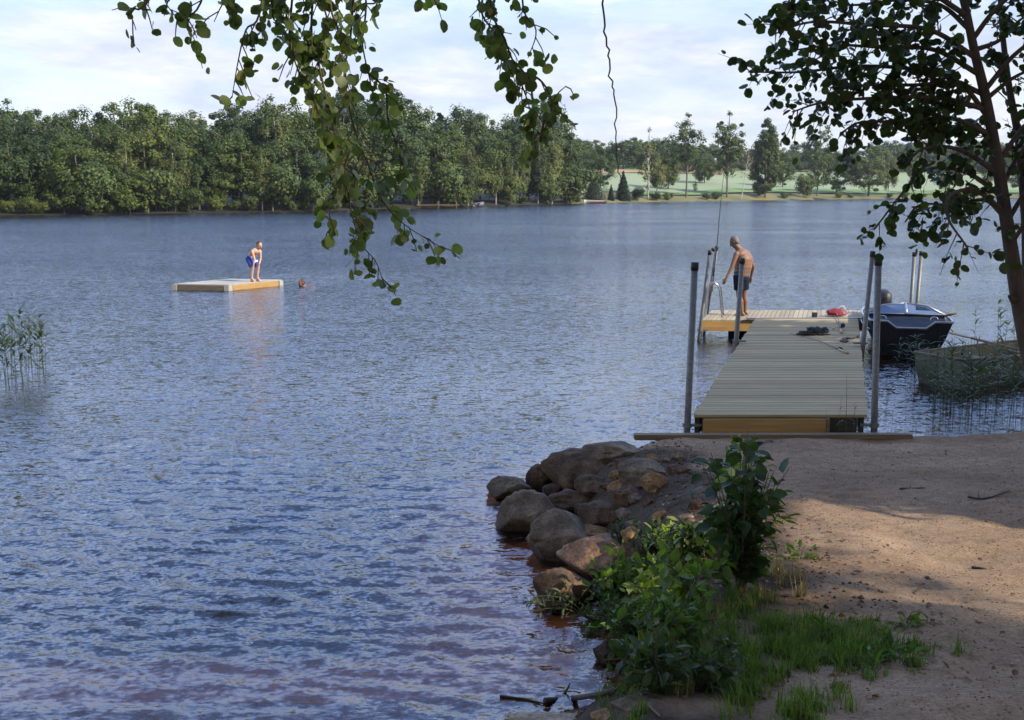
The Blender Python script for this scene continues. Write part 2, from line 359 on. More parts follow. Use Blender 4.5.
t.links.new(g3.outputs[0], gm.inputs[0]); t.links.new(gm.outputs[0], mx.inputs[0])
t.links.new(g2.outputs[0], mx.inputs[1]); t.links.new(g1.outputs[0], mx.inputs[2]); t.links.new(mx.outputs[0], o.inputs[0])

# ------------------------------------------------------------------ object helpers
def tag(o, label=None, cat=None, group=None, kind=None):
    if label: o['label'] = label
    if cat: o['category'] = cat
    if group: o['group'] = group
    if kind: o['kind'] = kind
    return o
def empty(name, loc=(0, 0, 0), rz=0.0, label=None, cat=None, group=None):
    e = bpy.data.objects.new(name, None); e.empty_display_size = 0.2
    e.location = loc; e.rotation_euler = (0, 0, rz); COL.objects.link(e)
    return tag(e, label, cat, group)
def link_mesh(name, me, parent=None, smooth=False):
    o = bpy.data.objects.new(name, me); COL.objects.link(o)
    if parent is not None: o.parent = parent
    if smooth:
        me.polygons.foreach_set('use_smooth', np.ones(len(me.polygons), dtype=bool)); me.update()
    return o
class MB:
    """collects vertices and faces for ONE mesh object"""
    def __init__(self): self.v = []; self.f = []
    def add(self, V, F):
        n = len(self.v); self.v.extend([tuple(x) for x in V]); self.f.extend([tuple(i + n for i in f) for f in F]); return self
    def box(self, c, s, rz=0.0, rx=0.0, ry=0.0):
        m = Matrix.Rotation(rz, 3, 'Z') @ Matrix.Rotation(ry, 3, 'Y') @ Matrix.Rotation(rx, 3, 'X')
        V = [Vector(c) + m @ Vector((x * s[0] / 2, y * s[1] / 2, z * s[2] / 2)) for z in (-1, 1) for x, y in ((-1, -1), (1, -1), (1, 1), (-1, 1))]
        return self.add(V, [(3, 2, 1, 0), (4, 5, 6, 7), (0, 1, 5, 4), (1, 2, 6, 5), (2, 3, 7, 6), (3, 0, 4, 7)])
    def prism(self, pts, z0, z1):
        n = len(pts)
        V = [(p[0], p[1], z0) for p in pts] + [(p[0], p[1], z1) for p in pts]
        return self.add(V, [tuple(range(n))[::-1], tuple(range(n, 2 * n))] + [(i, (i + 1) % n, n + (i + 1) % n, n + i) for i in range(n)])
    def tube(self, pts, rad, sides=8, cap=True):
        pts = [Vector(p) for p in pts]
        if isinstance(rad, (int, float)): rad = [rad] * len(pts)
        V, F = [], []
        u = None
        for i, p in enumerate(pts):
            d = (pts[min(i + 1, len(pts) - 1)] - pts[max(i - 1, 0)])
            d = d.normalized() if d.length > 1e-9 else Vector((0, 0, 1))
            if u is None: u = d.orthogonal().normalized()
            else:
                u = u - d * u.dot(d)
                u = u.normalized() if u.length > 1e-6 else d.orthogonal().normalized()
            w = d.cross(u)
            for k in range(sides):
                a = 2 * math.pi * k / sides
                V.append(p + (u * math.cos(a) + w * math.sin(a)) * rad[i])
        for i in range(len(pts) - 1):
            for k in range(sides):
                a, b = i * sides + k, i * sides + (k + 1) % sides
                F.append((a, b, b + sides, a + sides))
        if cap:
            F.append(tuple(range(sides))[::-1]); F.append(tuple(range((len(pts) - 1) * sides, len(pts) * sides)))
        return self.add(V, F)
    def lathe(self, prof, c=(0, 0, 0), sides=16):
        V = []; F = []
        for r, z in prof:
            for k in range(sides):
                a = 2 * math.pi * k / sides; V.append((c[0] + r * math.cos(a), c[1] + r * math.sin(a), c[2] + z))
        for i in range(len(prof) - 1):
            for k in range(sides):
                a, b = i * sides + k, i * sides + (k + 1) % sides
                F.append((a, b, b + sides, a + sides))
        return self.add(V, F)
    def build(self, name, material, parent=None, smooth=False, bevel=0.0):
        me = bpy.data.meshes.new(name)
        me.from_pydata(self.v, [], self.f)
        if bevel:
            bm = bmesh.new(); bm.from_mesh(me)
            bmesh.ops.bevel(bm, geom=[e for e in bm.edges if e.is_manifold], offset=bevel, segments=2, affect='EDGES', clamp_overlap=True)
            bm.to_mesh(me); bm.free()
        me.materials.append(M[material]); me.validate()
        return link_mesh(name, me, parent, smooth)
def spline(pts, n=8):
    """Catmull-Rom through the points"""
    pts = [Vector(p) for p in pts]; out = []
    q = [pts[0] * 2 - pts[1]] + pts + [pts[-1] * 2 - pts[-2]]
    for i in range(1, len(q) - 2):
        for k in range(n):
            s = k / n
            out.append(0.5 * ((2 * q[i]) + (q[i + 1] - q[i - 1]) * s + (2 * q[i - 1] - 5 * q[i] + 4 * q[i + 1] - q[i + 2]) * s * s + (3 * q[i] - q[i - 1] - 3 * q[i + 1] + q[i + 2]) * s ** 3))
    out.append(pts[-1]); return out
def copy_tree(o, parent=None):
    c = o.copy(); COL.objects.link(c)
    if parent is not None: c.parent = parent
    for ch in list(o.children): copy_tree(ch, c)
    return c
def np_mesh(name, V, quads, material):
    """fast mesh from arrays: V (n,3), quads (m,4)"""
    me = bpy.data.meshes.new(name)
    V = np.asarray(V, dtype=np.float32); quads = np.asarray(quads, dtype=np.int32)
    k = quads.shape[1]
    me.vertices.add(len(V)); me.vertices.foreach_set('co', V.ravel())
    me.loops.add(quads.size); me.loops.foreach_set('vertex_index', quads.ravel())
    me.polygons.add(len(quads))
    me.polygons.foreach_set('loop_start', np.arange(0, quads.size, k, dtype=np.int32))
    for mm in (material if isinstance(material, (list, tuple)) else [material]): me.materials.append(M[mm])
    me.update(calc_edges=True); me.validate()
    return me
def unit(a): return a / (np.linalg.norm(a, axis=-1, keepdims=True) + 1e-9)
# leaf outlines: (along, across, lift); the faces share a folded midrib
def leaf_tpl(side, lift, droop):
    L = [(u, w, lift * w * 2) for u, w in side]
    return np.array([(0, 0, 0)] + L + [(1.0, 0, droop)] + [(u, -w, z) for u, w, z in L[::-1]] + [(.33, 0, 0.0), (.68, 0, droop * .35)])
ROUND = leaf_tpl([(.10, .30), (.38, .50), (.70, .45), (.93, .20)], .07, -.06)
POINTED = leaf_tpl([(.10, .24), (.32, .48), (.62, .40), (.84, .17)], .08, -.14)
LFACES = np.array([(0, 10, 2, 1), (10, 11, 3, 2), (11, 5, 4, 3), (0, 9, 8, 10), (10, 8, 7, 11), (11, 7, 6, 5)])
def leaf_arrays(pos, along, normal, L, W, tpl=ROUND):
    n = len(pos)
    a = unit(along); w = unit(np.cross(normal, a)); nn = np.cross(a, w)
    L = np.broadcast_to(L, (n,)); W = np.broadcast_to(W, (n,))
    V = pos[:, None, :] + a[:, None, :] * (tpl[None, :, 0:1] * L[:, None, None]) + w[:, None, :] * (tpl[None, :, 1:2] * W[:, None, None]) + nn[:, None, :] * (tpl[None, :, 2:3] * L[:, None, None])
    F = (LFACES[None] + (np.arange(n) * len(tpl))[:, None, None]).reshape(-1, 4)
    return V.reshape(-1, 3), F
def rand_unit(n):
    return unit(rng.normal(size=(n, 3)))

# ------------------------------------------------------------------ terrain
def vnoise(x, y, scale, seed=0):
    """smooth value noise on a lattice"""
    g = np.random.default_rng(seed).random((64, 64))
    xs, ys = x / scale + 1000, y / scale + 1000
    xi, yi = np.floor(xs).astype(int), np.floor(ys).astype(int)
    fx, fy = xs - xi, ys - yi
    fx = fx * fx * (3 - 2 * fx); fy = fy * fy * (3 - 2 * fy)
    a, b = g[xi % 64, yi % 64], g[(xi + 1) % 64, yi % 64]
    c, d = g[xi % 64, (yi + 1) % 64], g[(xi + 1) % 64, (yi + 1) % 64]
    return (a * (1 - fx) + b * fx) * (1 - fy) + (c * (1 - fx) + d * fx) * fy - 0.5
def seg_dist(x, y, pts):
    d = np.full(x.shape, 1e9)
    for (ax, ay), (bx, by) in zip(pts[:-1], pts[1:]):
        vx, vy = bx - ax, by - ay
        tt = np.clip(((x - ax) * vx + (y - ay) * vy) / (vx * vx + vy * vy + 1e-12), 0, 1)
        d = np.minimum(d, np.hypot(x - ax - tt * vx, y - ay - tt * vy))
    return d
def inside(x, y, poly):
    r = np.zeros(x.shape, dtype=bool)
    n = len(poly)
    for i in range(n):
        (ax, ay), (bx, by) = poly[i], poly[(i + 1) % n]
        c = ((ay > y) != (by > y)) & (x < (bx - ax) * (y - ay) / (by - ay + 1e-12) + ax)
        r ^= c
    return r
near_px = [(-300, 737), (0, 735), (300, 732), (480, 722), (560, 712), (620, 700), (640, 672), (628, 640), (612, 612), (592, 585), (585, 555), (575, 525), (560, 500), (575, 480), (600, 464), (640, 450)]
near_shore = [tuple(P(a, b, 0)[:2]) for a, b in near_px]
near_shore = [(-300, 9), (-40, 8), (-12, 6.6)] + near_shore + [(1.7, 13.15), (4.6, 13.2), (6.8, 13.5), (9.2, 14.2), (11, 17), (13, 20.5), (17, 25), (40, 44), (300, 160)]
near_poly = near_shore + [(300, -200), (-300, -200)]
far_px = [(-500, 222), (-150, 217.5), (0, 215.3), (150, 213.8), (320, 211), (440, 207.2), (560, 204), (640, 202.3), (760, 200.2), (870, 199), (1024, 197.7), (1250, 196.3), (1500, 195.5)]
far_shore = [tuple(P(a, b, 0)[:2]) for a, b in far_px]
far_poly = far_shore + [(900, 1500), (-900, 1500), (-900, far_shore[0][1])]
def smooth(a, b, x):
    t_ = np.clip((x - a) / (b - a), 0, 1); return t_ * t_ * (3 - 2 * t_)
def far_height(x, y):
    """rise of the far land above the lake, by distance from the shore and place along it"""
    d = seg_dist(x, y, far_shore)
    ang = x / np.maximum(y, 1)                       # 0.045 at photo x 560
    wood = 1 - smooth(0.02, 0.09, ang)
    h_wood = 0.35 * smooth(0, 3, d) + 0.05 * np.maximum(d - 2, 0)
    h_field = 1.2 * smooth(0, 6, d) + 0.096 * np.maximum(d - 12, 0)
    h_field = np.minimum(h_field, 12 + 0.03 * np.maximum(d - 125, 0))
    h_wood = np.minimum(h_wood, 14)
    return wood * h_wood + (1 - wood) * h_field, d
def near_height(x, y):
    d = seg_dist(x, y, near_shore)
    land = inside(x, y, near_poly)
    plane = 0.30 + np.clip((12.6 - y) * 0.113, 0, 1.9) + np.clip((x - 6) * 0.09, 0, 1.2)
    w = 1.0 + 3.8 * (1 - smooth(0.0, 1.0, x)) - 0.55 * smooth(1.2, 2.0, x) * smooth(10.5, 12.5, y)
    tt = np.clip(d / w, 0, 1)
    h = plane * (1 - (1 - tt) ** 2)
    h = h + (vnoise(x, y, 0.9, 1) * 0.06 + vnoise(x, y, 0.33, 2) * 0.05 + vnoise(x, y, 0.12, 3) * 0.016) * np.clip(d * 2, 0, 1)
    deep = -np.minimum((0.16 - .08 * (1 - smooth(6.0, 9.0, y))) * d + 0.02 * d * d, 2.2) - 0.01
    return np.where(land, h, deep), d, land
def ground_z(x, y):
    a = np.array([float(x)]); b = np.array([float(y)])
    if y > 60:
        if inside(a, b, far_poly)[0]: return float(far_height(a, b)[0][0])
        return -2.0
    return float(near_height(a, b)[0][0])

def axis(segs):
    out = []
    for a, b, n, g in segs:                        # g: growth of the step
        s = g ** np.arange(n) if g != 1 else np.ones(n)
        s = np.concatenate([[0], np.cumsum(s)]); out.append((a + (b - a) * s / s[-1])[:-1])
    return np.concatenate(out + [[segs[-1][1]]])
gx = axis([(-700, -60, 26, .93), (-60, -4.5, 45, .93), (-4.5, 8.5, 270, 1), (8.5, 60, 60, 1.04), (60, 700, 36, 1.05)])
gy = axis([(-120, 2.2, 30, .86), (2.2, 14.4, 250, 1), (14.4, 110, 60, 1.05), (110, 330, 70, 1), (330, 560, 46, 1), (560, 1500, 14, 1.15)])
X, Y = np.meshgrid(gx, gy)
hn, dn, land = near_height(X, Y)
farin = inside(X, Y, far_poly)
hf, df = far_height(X, Y)
Z = np.where(farin, hf + vnoise(X, Y, 14, 5) * 0.8 * np.clip(df / 8, 0, 1), hn)
Z = np.where(~farin & (Y > 60), -2.0 * np.clip(df / 15, 0, 1) - 0.05, Z)
ny, nx = X.shape
idx = np.arange(ny * nx).reshape(ny, nx)
quads = np.stack([idx[:-1, :-1], idx[:-1, 1:], idx[1:, 1:], idx[1:, :-1]], -1).reshape(-1, 4)
me = np_mesh('ground', np.stack([X, Y, Z], -1).reshape(-1, 3), quads, ['sand', 'bed_depth_shade', 'meadow', 'forest_floor'])
cx, cyy = X.ravel()[quads].mean(1), Y.ravel()[quads].mean(1); cz = Z.ravel()[quads].mean(1)
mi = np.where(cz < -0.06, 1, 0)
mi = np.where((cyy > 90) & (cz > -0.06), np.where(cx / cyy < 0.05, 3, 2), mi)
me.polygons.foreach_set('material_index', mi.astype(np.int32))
# vegetated slope mask between the water and the sandy path; on the lake bed: painted shade that grows with depth
pathedge = np.interp(Y, [4, 5, 6, 7, 8, 9, 10, 11, 12, 13], [0.9, 1.35, 1.55, 1.85, 2.0, 2.0, 1.9, 1.7, 1.55, 1.3])
soilm = (1 - smooth(-0.25, 0.25, X - pathedge + vnoise(X, Y, 0.5, 8) * 0.9)) * smooth(-0.3, 0.6, X + 0.2) * (Y < 12.6)
depth_shade = smooth(0.13, 0.42, -Z)
soil_depth_shade = np.where(land, np.clip(soilm, 0, 1), np.where(Y > 40, 1.0, depth_shade))
at_ = me.attributes.new('soil', 'FLOAT', 'POINT'); at_.data.foreach_set('value', soil_depth_shade.ravel().astype(np.float32))
go = link_mesh('ground', me, None, True); tag(go, kind='structure')

# crop field and mown strips on the far slope (4 mm sheets would vanish at 300 m: laid 0.15 m above)
def strip_sheet(name, material, px0, px1, d0, d1, lift, n=60, m=10):
    V = []
    for i in range(n + 1):
        px = px0 + (px1 - px0) * i / n
        d = ray(px, 190); u = Vector((d.x, d.y, 0)).normalized()
        s = np.interp(px, [a for a, b in far_px], [math.hypot(*q) for q in far_shore])
        for j in range(m + 1):
            r = s + d0 + (d1 - d0) * j / m
            x, y = u.x * r, u.y * r
            V.append((x, y, float(far_height(np.array([x]), np.array([y]))[0][0]) + vnoise(np.array([x]), np.array([y]), 14, 5)[0] * 0.8 * min(1, (d0 + 1) / 8) + lift))
    F = [(i * (m + 1) + j, (i + 1) * (m + 1) + j, (i + 1) * (m + 1) + j + 1, i * (m + 1) + j + 1) for i in range(n) for j in range(m)]
    o_ = link_mesh(name, np_mesh(name, V, F, material), None, True)
    tag(o_, kind='structure'); return o_
strip_sheet('field', 'crop', 545, 1250, 30, 118, 0.25)
strip_sheet('grass_strip', 'lawn', 640, 1250, 15, 29.5, 0.25)
strip_sheet('lawn', 'lawn', 520, 660, 122, 150, 0.3)
strip_sheet('field', 'stubble', 540, 700, 106, 121, 0.45)

# ------------------------------------------------------------------ water: one sheet, finer where it is near the camera
r = 4.3 * np.exp(np.linspace(0, math.log(345 / 4.3), 900))
a = np.concatenate([np.linspace(-86, -36, 40)[:-1], np.linspace(-36, 36, 720), np.linspace(36, 84, 40)[1:]])
RR, AA = np.meshgrid(r, np.radians(a), indexing='ij')
WX, WY = RR * np.sin(AA), RR * np.cos(AA)
WZ = np.zeros_like(WX); DX = np.zeros_like(WX); DY = np.zeros_like(WX)
wr = np.random.default_rng(11)
sp = RR * 0.0049 * 1.3
ncomp = 90
for i in range(ncomp):
    lam = math.exp(wr.uniform(math.log(0.09), math.log(0.42)))
    th = R(-90 - 14) + wr.normal(0, 0.42)
    k = 2 * math.pi / lam
    slope = 0.19 / math.sqrt(ncomp / 2) * (0.75 + 0.5 * (lam < 0.8))
    A = slope / k
    ph = k * (WX * math.cos(th) + WY * math.sin(th)) + wr.uniform(0, 6.28)
    att = np.clip((lam / sp - 2.2) / 3.0, 0, 1)
    WZ += A * np.sin(ph) * att
    DX += A * math.cos(th) * np.cos(ph) * att * 0.9; DY += A * math.sin(th) * np.cos(ph) * att * 0.9
# gusts: patches of livelier and calmer water, stillest right at the shore
gust = 0.85 + 0.9 * vnoise(WX, WY * 1.6, 7.0, 21) + 0.5 * vnoise(WX, WY * 2, 19.0, 22)
gust *= 0.35 + 0.65 * smooth(0.0, 2.0, np.minimum(seg_dist(WX, WY, near_shore), 9.0))
gust = np.clip(gust, 0.3, 1.5)
n0, n1_ = WX.shape
wi = np.arange(n0 * n1_).reshape(n0, n1_)
wq = np.stack([wi[:-1, :-1], wi[:-1, 1:], wi[1:, 1:], wi[1:, :-1]], -1).reshape(-1, 4)
WV = np.stack([WX + DX * gust, WY + DY * gust, WZ * gust], -1).reshape(-1, 3)
me = np_mesh('water', WV, wq, 'water')
ua_ = me.attributes.new('ripple', 'FLOAT', 'POINT'); ua_.data.foreach_set('value', ((0.80 + 0.95 * smooth(9, 60, RR)) * (0.4 + 0.6 * gust)).ravel().astype(np.float32))
wo_ = link_mesh('water', me, None, True); tag(wo_, kind='structure')

# ------------------------------------------------------------------ far trees: prototypes of unit height, copied
def crown_quads(centres, radii, per, size, upbias=0.35, droop=0.0, squash=0.8):
    """leaf-spray faces spread through clump volumes"""
    V = []; F = []; n = 0
    for c, rad in zip(centres, radii):
        m_ = max(6, int(per))
        d = rand_unit(m_); rr = rad * rng.random(m_) ** 0.45
        p_ = np.array(c) + d * rr[:, None] * np.array([1, 1, squash])
        p_[:, 2] -= droop * rng.random(m_) * rad
        cd = np.array(c) - np.array([0, 0, .45]); cd = cd / (np.linalg.norm(cd) + .05)
        nrm = unit(d * 0.8 + cd * 0.6 + np.array([0, 0, upbias]) + rng.normal(size=(m_, 3)) * 0.33)
        al = unit(np.cross(nrm, rand_unit(m_))); w = np.cross(nrm, al)
        s = size * rng.uniform(0.6, 1.35, m_)[:, None]
        q = np.stack([p_ - al * s * .6, p_ + w * s * .42 - al * s * .05, p_ + al * s * .62, p_ - w * s * .42 + al * s * .08], 1)
        V.append(q.reshape(-1, 3)); F.append(np.arange(m_ * 4).reshape(-1, 4) + n); n += m_ * 4
    return np.concatenate(V), np.concatenate(F)
def trunk_mb(h, r0, lean=0.02, limbs=(), sides=7):
    b = MB()
    pts = [(0, 0, -0.03), (lean * .3, 0, h * .35), (lean * .2, lean * .5, h * .7), (lean, lean, h)]
    b.tube(spline(pts, 4), list(np.linspace(r0, r0 * .2, 13)), sides)
    for s, e, rr in limbs:
        s, e = Vector(s), Vector(e)
        b.tube([s, (s + e) * .5 + Vector((0, 0, .01)), e], [rr, rr * .7, rr * .25], 5)
    return b
protos = {}
def make_proto(key, name, crown_m, trunk_m, centres, radii, per, size, trunk_h, r0, limbs=(), **kw):
    root = bpy.data.objects.new(name, None)
    V, F = crown_quads(centres, radii, per, size, **kw)
    c_me = np_mesh('crown', V, F, crown_m)
    tb = trunk_mb(trunk_h, r0, limbs=limbs)
    t_me = bpy.data.meshes.new('trunk'); t_me.from_pydata(tb.v, [], tb.f); t_me.materials.append(M[trunk_m])
    protos[key] = (name, c_me, t_me)
def blob(n, rx, z0, z1, rr, top=1.0, hollow=0.35, taper=0.0):
    """clump centres through a crown volume between two heights"""
    C, Rr = [], []
    zc, hz = (z0 + z1) / 2, (z1 - z0) / 2
    for i in range(n):
        d = rand_unit(1)[0]; k = rng.uniform(hollow, 1) ** 0.6
        z = zc + d[2] * k * (hz - rr * .6)
        f = (1 - taper * (z - z0) / (z1 - z0)) * (1.0 if taper > .5 else 1.0 + .55 * max(0, d[2]))
        C.append((d[0] * k * rx * f, d[1] * k * rx * f, z)); Rr.append(rr * rng.choice([.5, .7, .9, 1.1, 1.35]))
    if taper: C.append((0, 0, z1 - rr * .7)); Rr.append(rr * .8)
    return C, Rr
for i in range(3):
    C, Rr = blob(92, 0.34 + 0.04 * i, 0.03, 1.0, 0.098)
    make_proto(f'oak{i}', 'broadleaf_tree', 'fol_dark', 'greybark', C, Rr, 190, 0.021, 0.8, 0.02)
for i in range(3):
    C, Rr = blob(84, 0.29 + 0.04 * i, 0.03, 1.0, 0.088, taper=0.2)
    make_proto(f'alder{i}', 'alder_tree', 'fol_mid', 'greybark', C, Rr, 180, 0.020, 0.85, 0.016)
for i in range(3):
    C, Rr = blob(64, 0.19, 0.12, 1.0, 0.062, taper=0.5)
    make_proto(f'birch{i}', 'birch_tree', 'fol_pale', 'birchbark', C, Rr, 140, 0.018, 0.92, 0.013, droop=1.1, squash=1.0)
def airy(key, n, rx, z0, rr, per, seed, cm='fol_mid', tm='greybark', name='aspen_tree'):
    C, Rr = blob(n, rx, z0, 1.0, rr, hollow=0.15, taper=0.25)
    limbs = [((0, 0, max(0.2, c[2] - .14)), c, 0.006) for c in C[::2]]
    make_proto(key, name, cm, tm, C, Rr, per, 0.021, 0.87, 0.012, limbs)
airy('airy0', 56, 0.23, 0.24, 0.052, 58, 1); airy('airy1', 70, 0.21, 0.18, 0.054, 70, 2); airy('airy2', 70, 0.25, 0.04, 0.058, 76, 3)
airy('thin', 40, 0.16, 0.10, 0.06, 34, 4, 'fol_pale', 'birchbark', 'birch_tree')
airy('bare', 18, 0.18, 0.30, 0.08, 10, 5, 'drygrass', 'birchbark', 'bare_tree')
C, Rr = blob(130, 0.25, 0.0, 1.0, 0.066, hollow=0.5, taper=0.62)
make_proto('cone', 'broadleaf_tree', 'fol_dark', 'greybark', C, Rr, 190, 0.019, 0.8, 0.018)
def spruce(key, rx):
    C, Rr = [], []
    for i in range(44):
        z = 0.05 + 0.93 * (i / 43); rad = rx * (1 - z) + 0.01; a_ = i * 2.4
        for k in range(3 if z < .8 else 1):
            C.append((math.cos(a_ + k * 2.1) * rad * .62, math.sin(a_ + k * 2.1) * rad * .62, z - .02)); Rr.append(rad * .5 + .012)
    make_proto(key, 'spruce_tree', 'fol_spruce', 'greybark', C, Rr, 46, 0.038, 0.95, 0.012, squash=.35, droop=.4)
spruce('spruce', 0.30); spruce('pine', 0.55)
for i in range(2):
    C, Rr = blob(24, 0.5, 0.0, 1.0, 0.22, hollow=.2)
    make_proto(f'bush{i}', 'shore_bush', 'fol_mid' if i else 'fol_dark', 'greybark', C, Rr, 230, 0.05, 0.5, 0.02)
for i in range(3):
    C, Rr = blob(60, 0.34, 0.0, 1.0, 0.11)
    make_proto(f'far{i}', 'broadleaf_tree', 'fol_blue', 'greybark', C, Rr, 90, 0.036, 0.8, 0.02)
def put(key, x, y, h, label, cat='tree', group=None, wide=1.0, rz=None, name=None, tilt=0.0, z=None):
    nm, c_me, t_me = protos[key]
    e = bpy.data.objects.new(name or nm, None); COL.objects.link(e)
    zz = ground_z(x, y) if z is None else z
    e.location = (x, y, zz - 0.1)
    e.rotation_euler = (0, tilt, rng.uniform(0, 6.28) if rz is None else rz)
    e.scale = (h * wide, h * wide, h)
    tag(e, label, cat, group)
    for nn, mm in (('crown', c_me), ('trunk', t_me)):
        o_ = bpy.data.objects.new(nn, mm); COL.objects.link(o_); o_.parent = e
    return e
def shore_at(px):
    return np.interp(px, [a for a, b in far_px], [q[1] for q in far_shore])
def put_px(key, px, back, ytop, label, **kw):
    """a tree seen at photo column px, standing `back` metres behind the waterline, whose top reaches photo row ytop"""
    Y_ = shore_at(px) + back
    x = (px - 512) / FPX * Y_ / (math.cos(PITCH) + 0.158 * math.sin(PITCH)) if False else Q(px, 200, Y_).x
    zt = Q(px, ytop, Y_).z; zb = ground_z(x, Y_)
    return put(key, x, Y_, max(0.6, zt - zb + 0.1), label, **kw)

# dense wood on the left far shore: skyline read off the photograph
sky_x = [-60, 0, 30, 60, 90, 110, 130, 150, 165, 200, 225, 245, 280, 300, 330, 365, 385, 410, 430, 455, 480, 500, 520, 545, 565, 578]
sky_y = [104, 100, 102, 113, 106, 111, 97, 100, 108, 109, 106, 101, 96, 100, 97, 82, 86, 100, 112, 104, 112, 120, 112, 96, 112, 132]
WG = 'trees of the wood on the left far shore'
def wood_label(key):
    if key.startswith('birch'): return 'pale green birch among the trees of the dense wood on the left far shore'
    if key.startswith('oak'): return 'dark green round-crowned tree within the dense wood on the left far shore'
    return 'mid green alder within the dense wood on the left far shore'
# skyline trees, the tallest
for i, px in enumerate([-50, -22, 8, 36, 62, 90, 130, 155, 182, 208, 240, 268, 296, 326, 352, 380, 404, 428, 454, 480, 504, 528, 548]):
    key = ['oak0', 'alder1', 'oak1', 'oak2', 'alder0', 'oak0'][i % 6]
    put_px(key, px + rng.uniform(-3, 3), 20 + rng.uniform(-3, 4), np.interp(px, sky_x, sky_y) - 1, wood_label(key), group=WG, wide=0.95)
for i, (px, dy) in enumerate([(14, -7), (78, -4), (118, -9), (147, -6), (196, -3), (233, -8), (274, -10), (312, -6), (345, -10), (392, -12), (441, -9), (470, -6), (520, -10), (542, -5)]):
    key = ['airy1', 'birch1', 'airy2', 'spruce', 'birch2', 'airy0', 'thin'][i % 7]
    put_px(key, px, 24 + rng.uniform(-3, 6), np.interp(px, sky_x, sky_y) + dy * .45 + (6 if key == 'spruce' else 0), ['airy tree whose ragged top stands above the dense left wood', 'tall birch whose top stands above the dense left wood', 'airy tree whose ragged top stands above the dense left wood', 'dark spruce whose spire stands above the dense left wood', 'tall birch whose top stands above the dense left wood', 'airy tree whose ragged top stands above the dense left wood', 'tall birch whose top stands above the dense left wood'][i % 7], group='emergent tops above the left wood', wide=1.15)
for i, px in enumerate(range(-40, 566, 27)):
    key = ['alder2', 'oak1', 'birch0', 'oak2', 'alder0', 'birch1', 'oak0'][i % 7]
    put_px(key, px + rng.uniform(-7, 7), 12 + rng.uniform(-2, 3), np.interp(px, sky_x, sky_y) + rng.uniform(4, 20), wood_label(key), group=WG, wide=0.95)
for i, px in enumerate(range(-30, 572, 23)):
    key = ['birch1', 'alder0', 'oak2', 'birch2', 'alder1', 'birch0', 'oak1', 'alder2'][(i * 3) % 8]
    put_px(key, px + rng.uniform(-6, 6), 4.2 + rng.uniform(-1.5, 1.5), np.interp(px, sky_x, sky_y) + rng.uniform(18, 58), wood_label(key), group=WG, wide=rng.uniform(.85, 1.25))
for i, px in enumerate([92, 175, 262, 372, 418, 468, 496, 512, 538, 552]):
    key = ['birch2', 'birch0', 'birch1'][i % 3]
    put_px(key, px, 1.6 + rng.uniform(-.6, .8), np.interp(px, sky_x, sky_y) + rng.uniform(45, 62) - (18 if px > 460 else 0), 'slender birch with white trunk at the waterline of the left wood', group='birches at the waterline of the left wood', wide=0.9)
for i, px in enumerate(range(-20, 585, 21)):
    key = f'bush{i % 2}'
    if 395 < px < 440 or 470 < px < 490: continue
    put_px(key, px + rng.uniform(-5, 5), 0.8 + rng.uniform(-.4, .8), rng.choice([160, 172, 184, 194, 199]), 'leafy bush along the waterline under the left wood', cat='bush', group='bushes along the left far waterline', wide=1.0)

# right far shore: single trees before the field
put_px('thin', 648, 4, 126, 'thin see-through birch with pale straight trunk on the far bank', wide=1.0)
put_px('airy0', 686, 6, 112, 'airy tree with bare lower trunk and spreading top, left of the tall dark-topped one')
put_px('airy1', 727, 5, 110, 'tall airy dark-topped tree beside the dense pyramid-shaped tree', wide=1.0)
put_px('bare', 741, 2.5, 146, 'leaning almost bare tree with pale forked trunk on the far bank', tilt=R(11), wide=0.9, rz=0.6)
put_px('cone', 765, 3.5, 117, 'dense dark pyramid-shaped tree standing alone by the far waterline', wide=0.98)
put_px('airy2', 817, 5, 121, 'loose-crowned tree leaning right of the pyramid-shaped tree', wide=0.95)
put_px('alder1', 868, 5, 144, 'low round tree by the field, at the tip of the alder bough', wide=1.35)
put_px('bush1', 803, 3, 172, 'low bush at the foot of the loose-crowned far tree', cat='bush', wide=0.7)
put_px('spruce', 623, 4, 170, 'small dark spruce at the far waterline below the hanging twig', wide=1.0)
put_px('pine', 594, 5, 174, 'small spreading dark pine behind the far white boat', wide=1.0)
put_px('spruce', 575, 4, 181, 'little young spruce at the edge of the left wood', wide=1.0)
put_px('spruce', 568, 6, 183, 'smallest young spruce beside the left wood', wide=1.0)
put_px('spruce', 611, 4, 184, 'tiny spruce between the spreading pine and the small dark spruce', wide=0.9)
put_px('bush0', 638, 3, 185, 'round pale bush left of the thin birch trunk', cat='bush', wide=0.8)
put_px('airy0', 695, 6, 180, 'little sapling right of the bare-trunked airy tree on the far bank', wide=0.7)
put_px('birch0', 912, 6, 150, 'pale birch on the far bank behind the lower alder leaves', wide=1.0)
put_px('alder0', 945, 7, 152, 'green tree on the far bank just left of the alder trunk', wide=1.1)
put_px('birch1', 985, 6, 146, 'pale far birch directly behind the alder trunk', wide=1.0)
put_px('oak1', 1020, 8, 150, 'dark far tree at the right edge behind the alder', wide=1.1)
for i, px in enumerate([655, 668, 706, 716, 785, 838, 850, 890, 905, 925, 960, 1000]):
    put_px(f'bush{i % 2}', px, 2.5, rng.uniform(190, 194.5), 'low scrub bush on the grassy right far bank', cat='bush', group='scrub on the right far bank', wide=1.1)
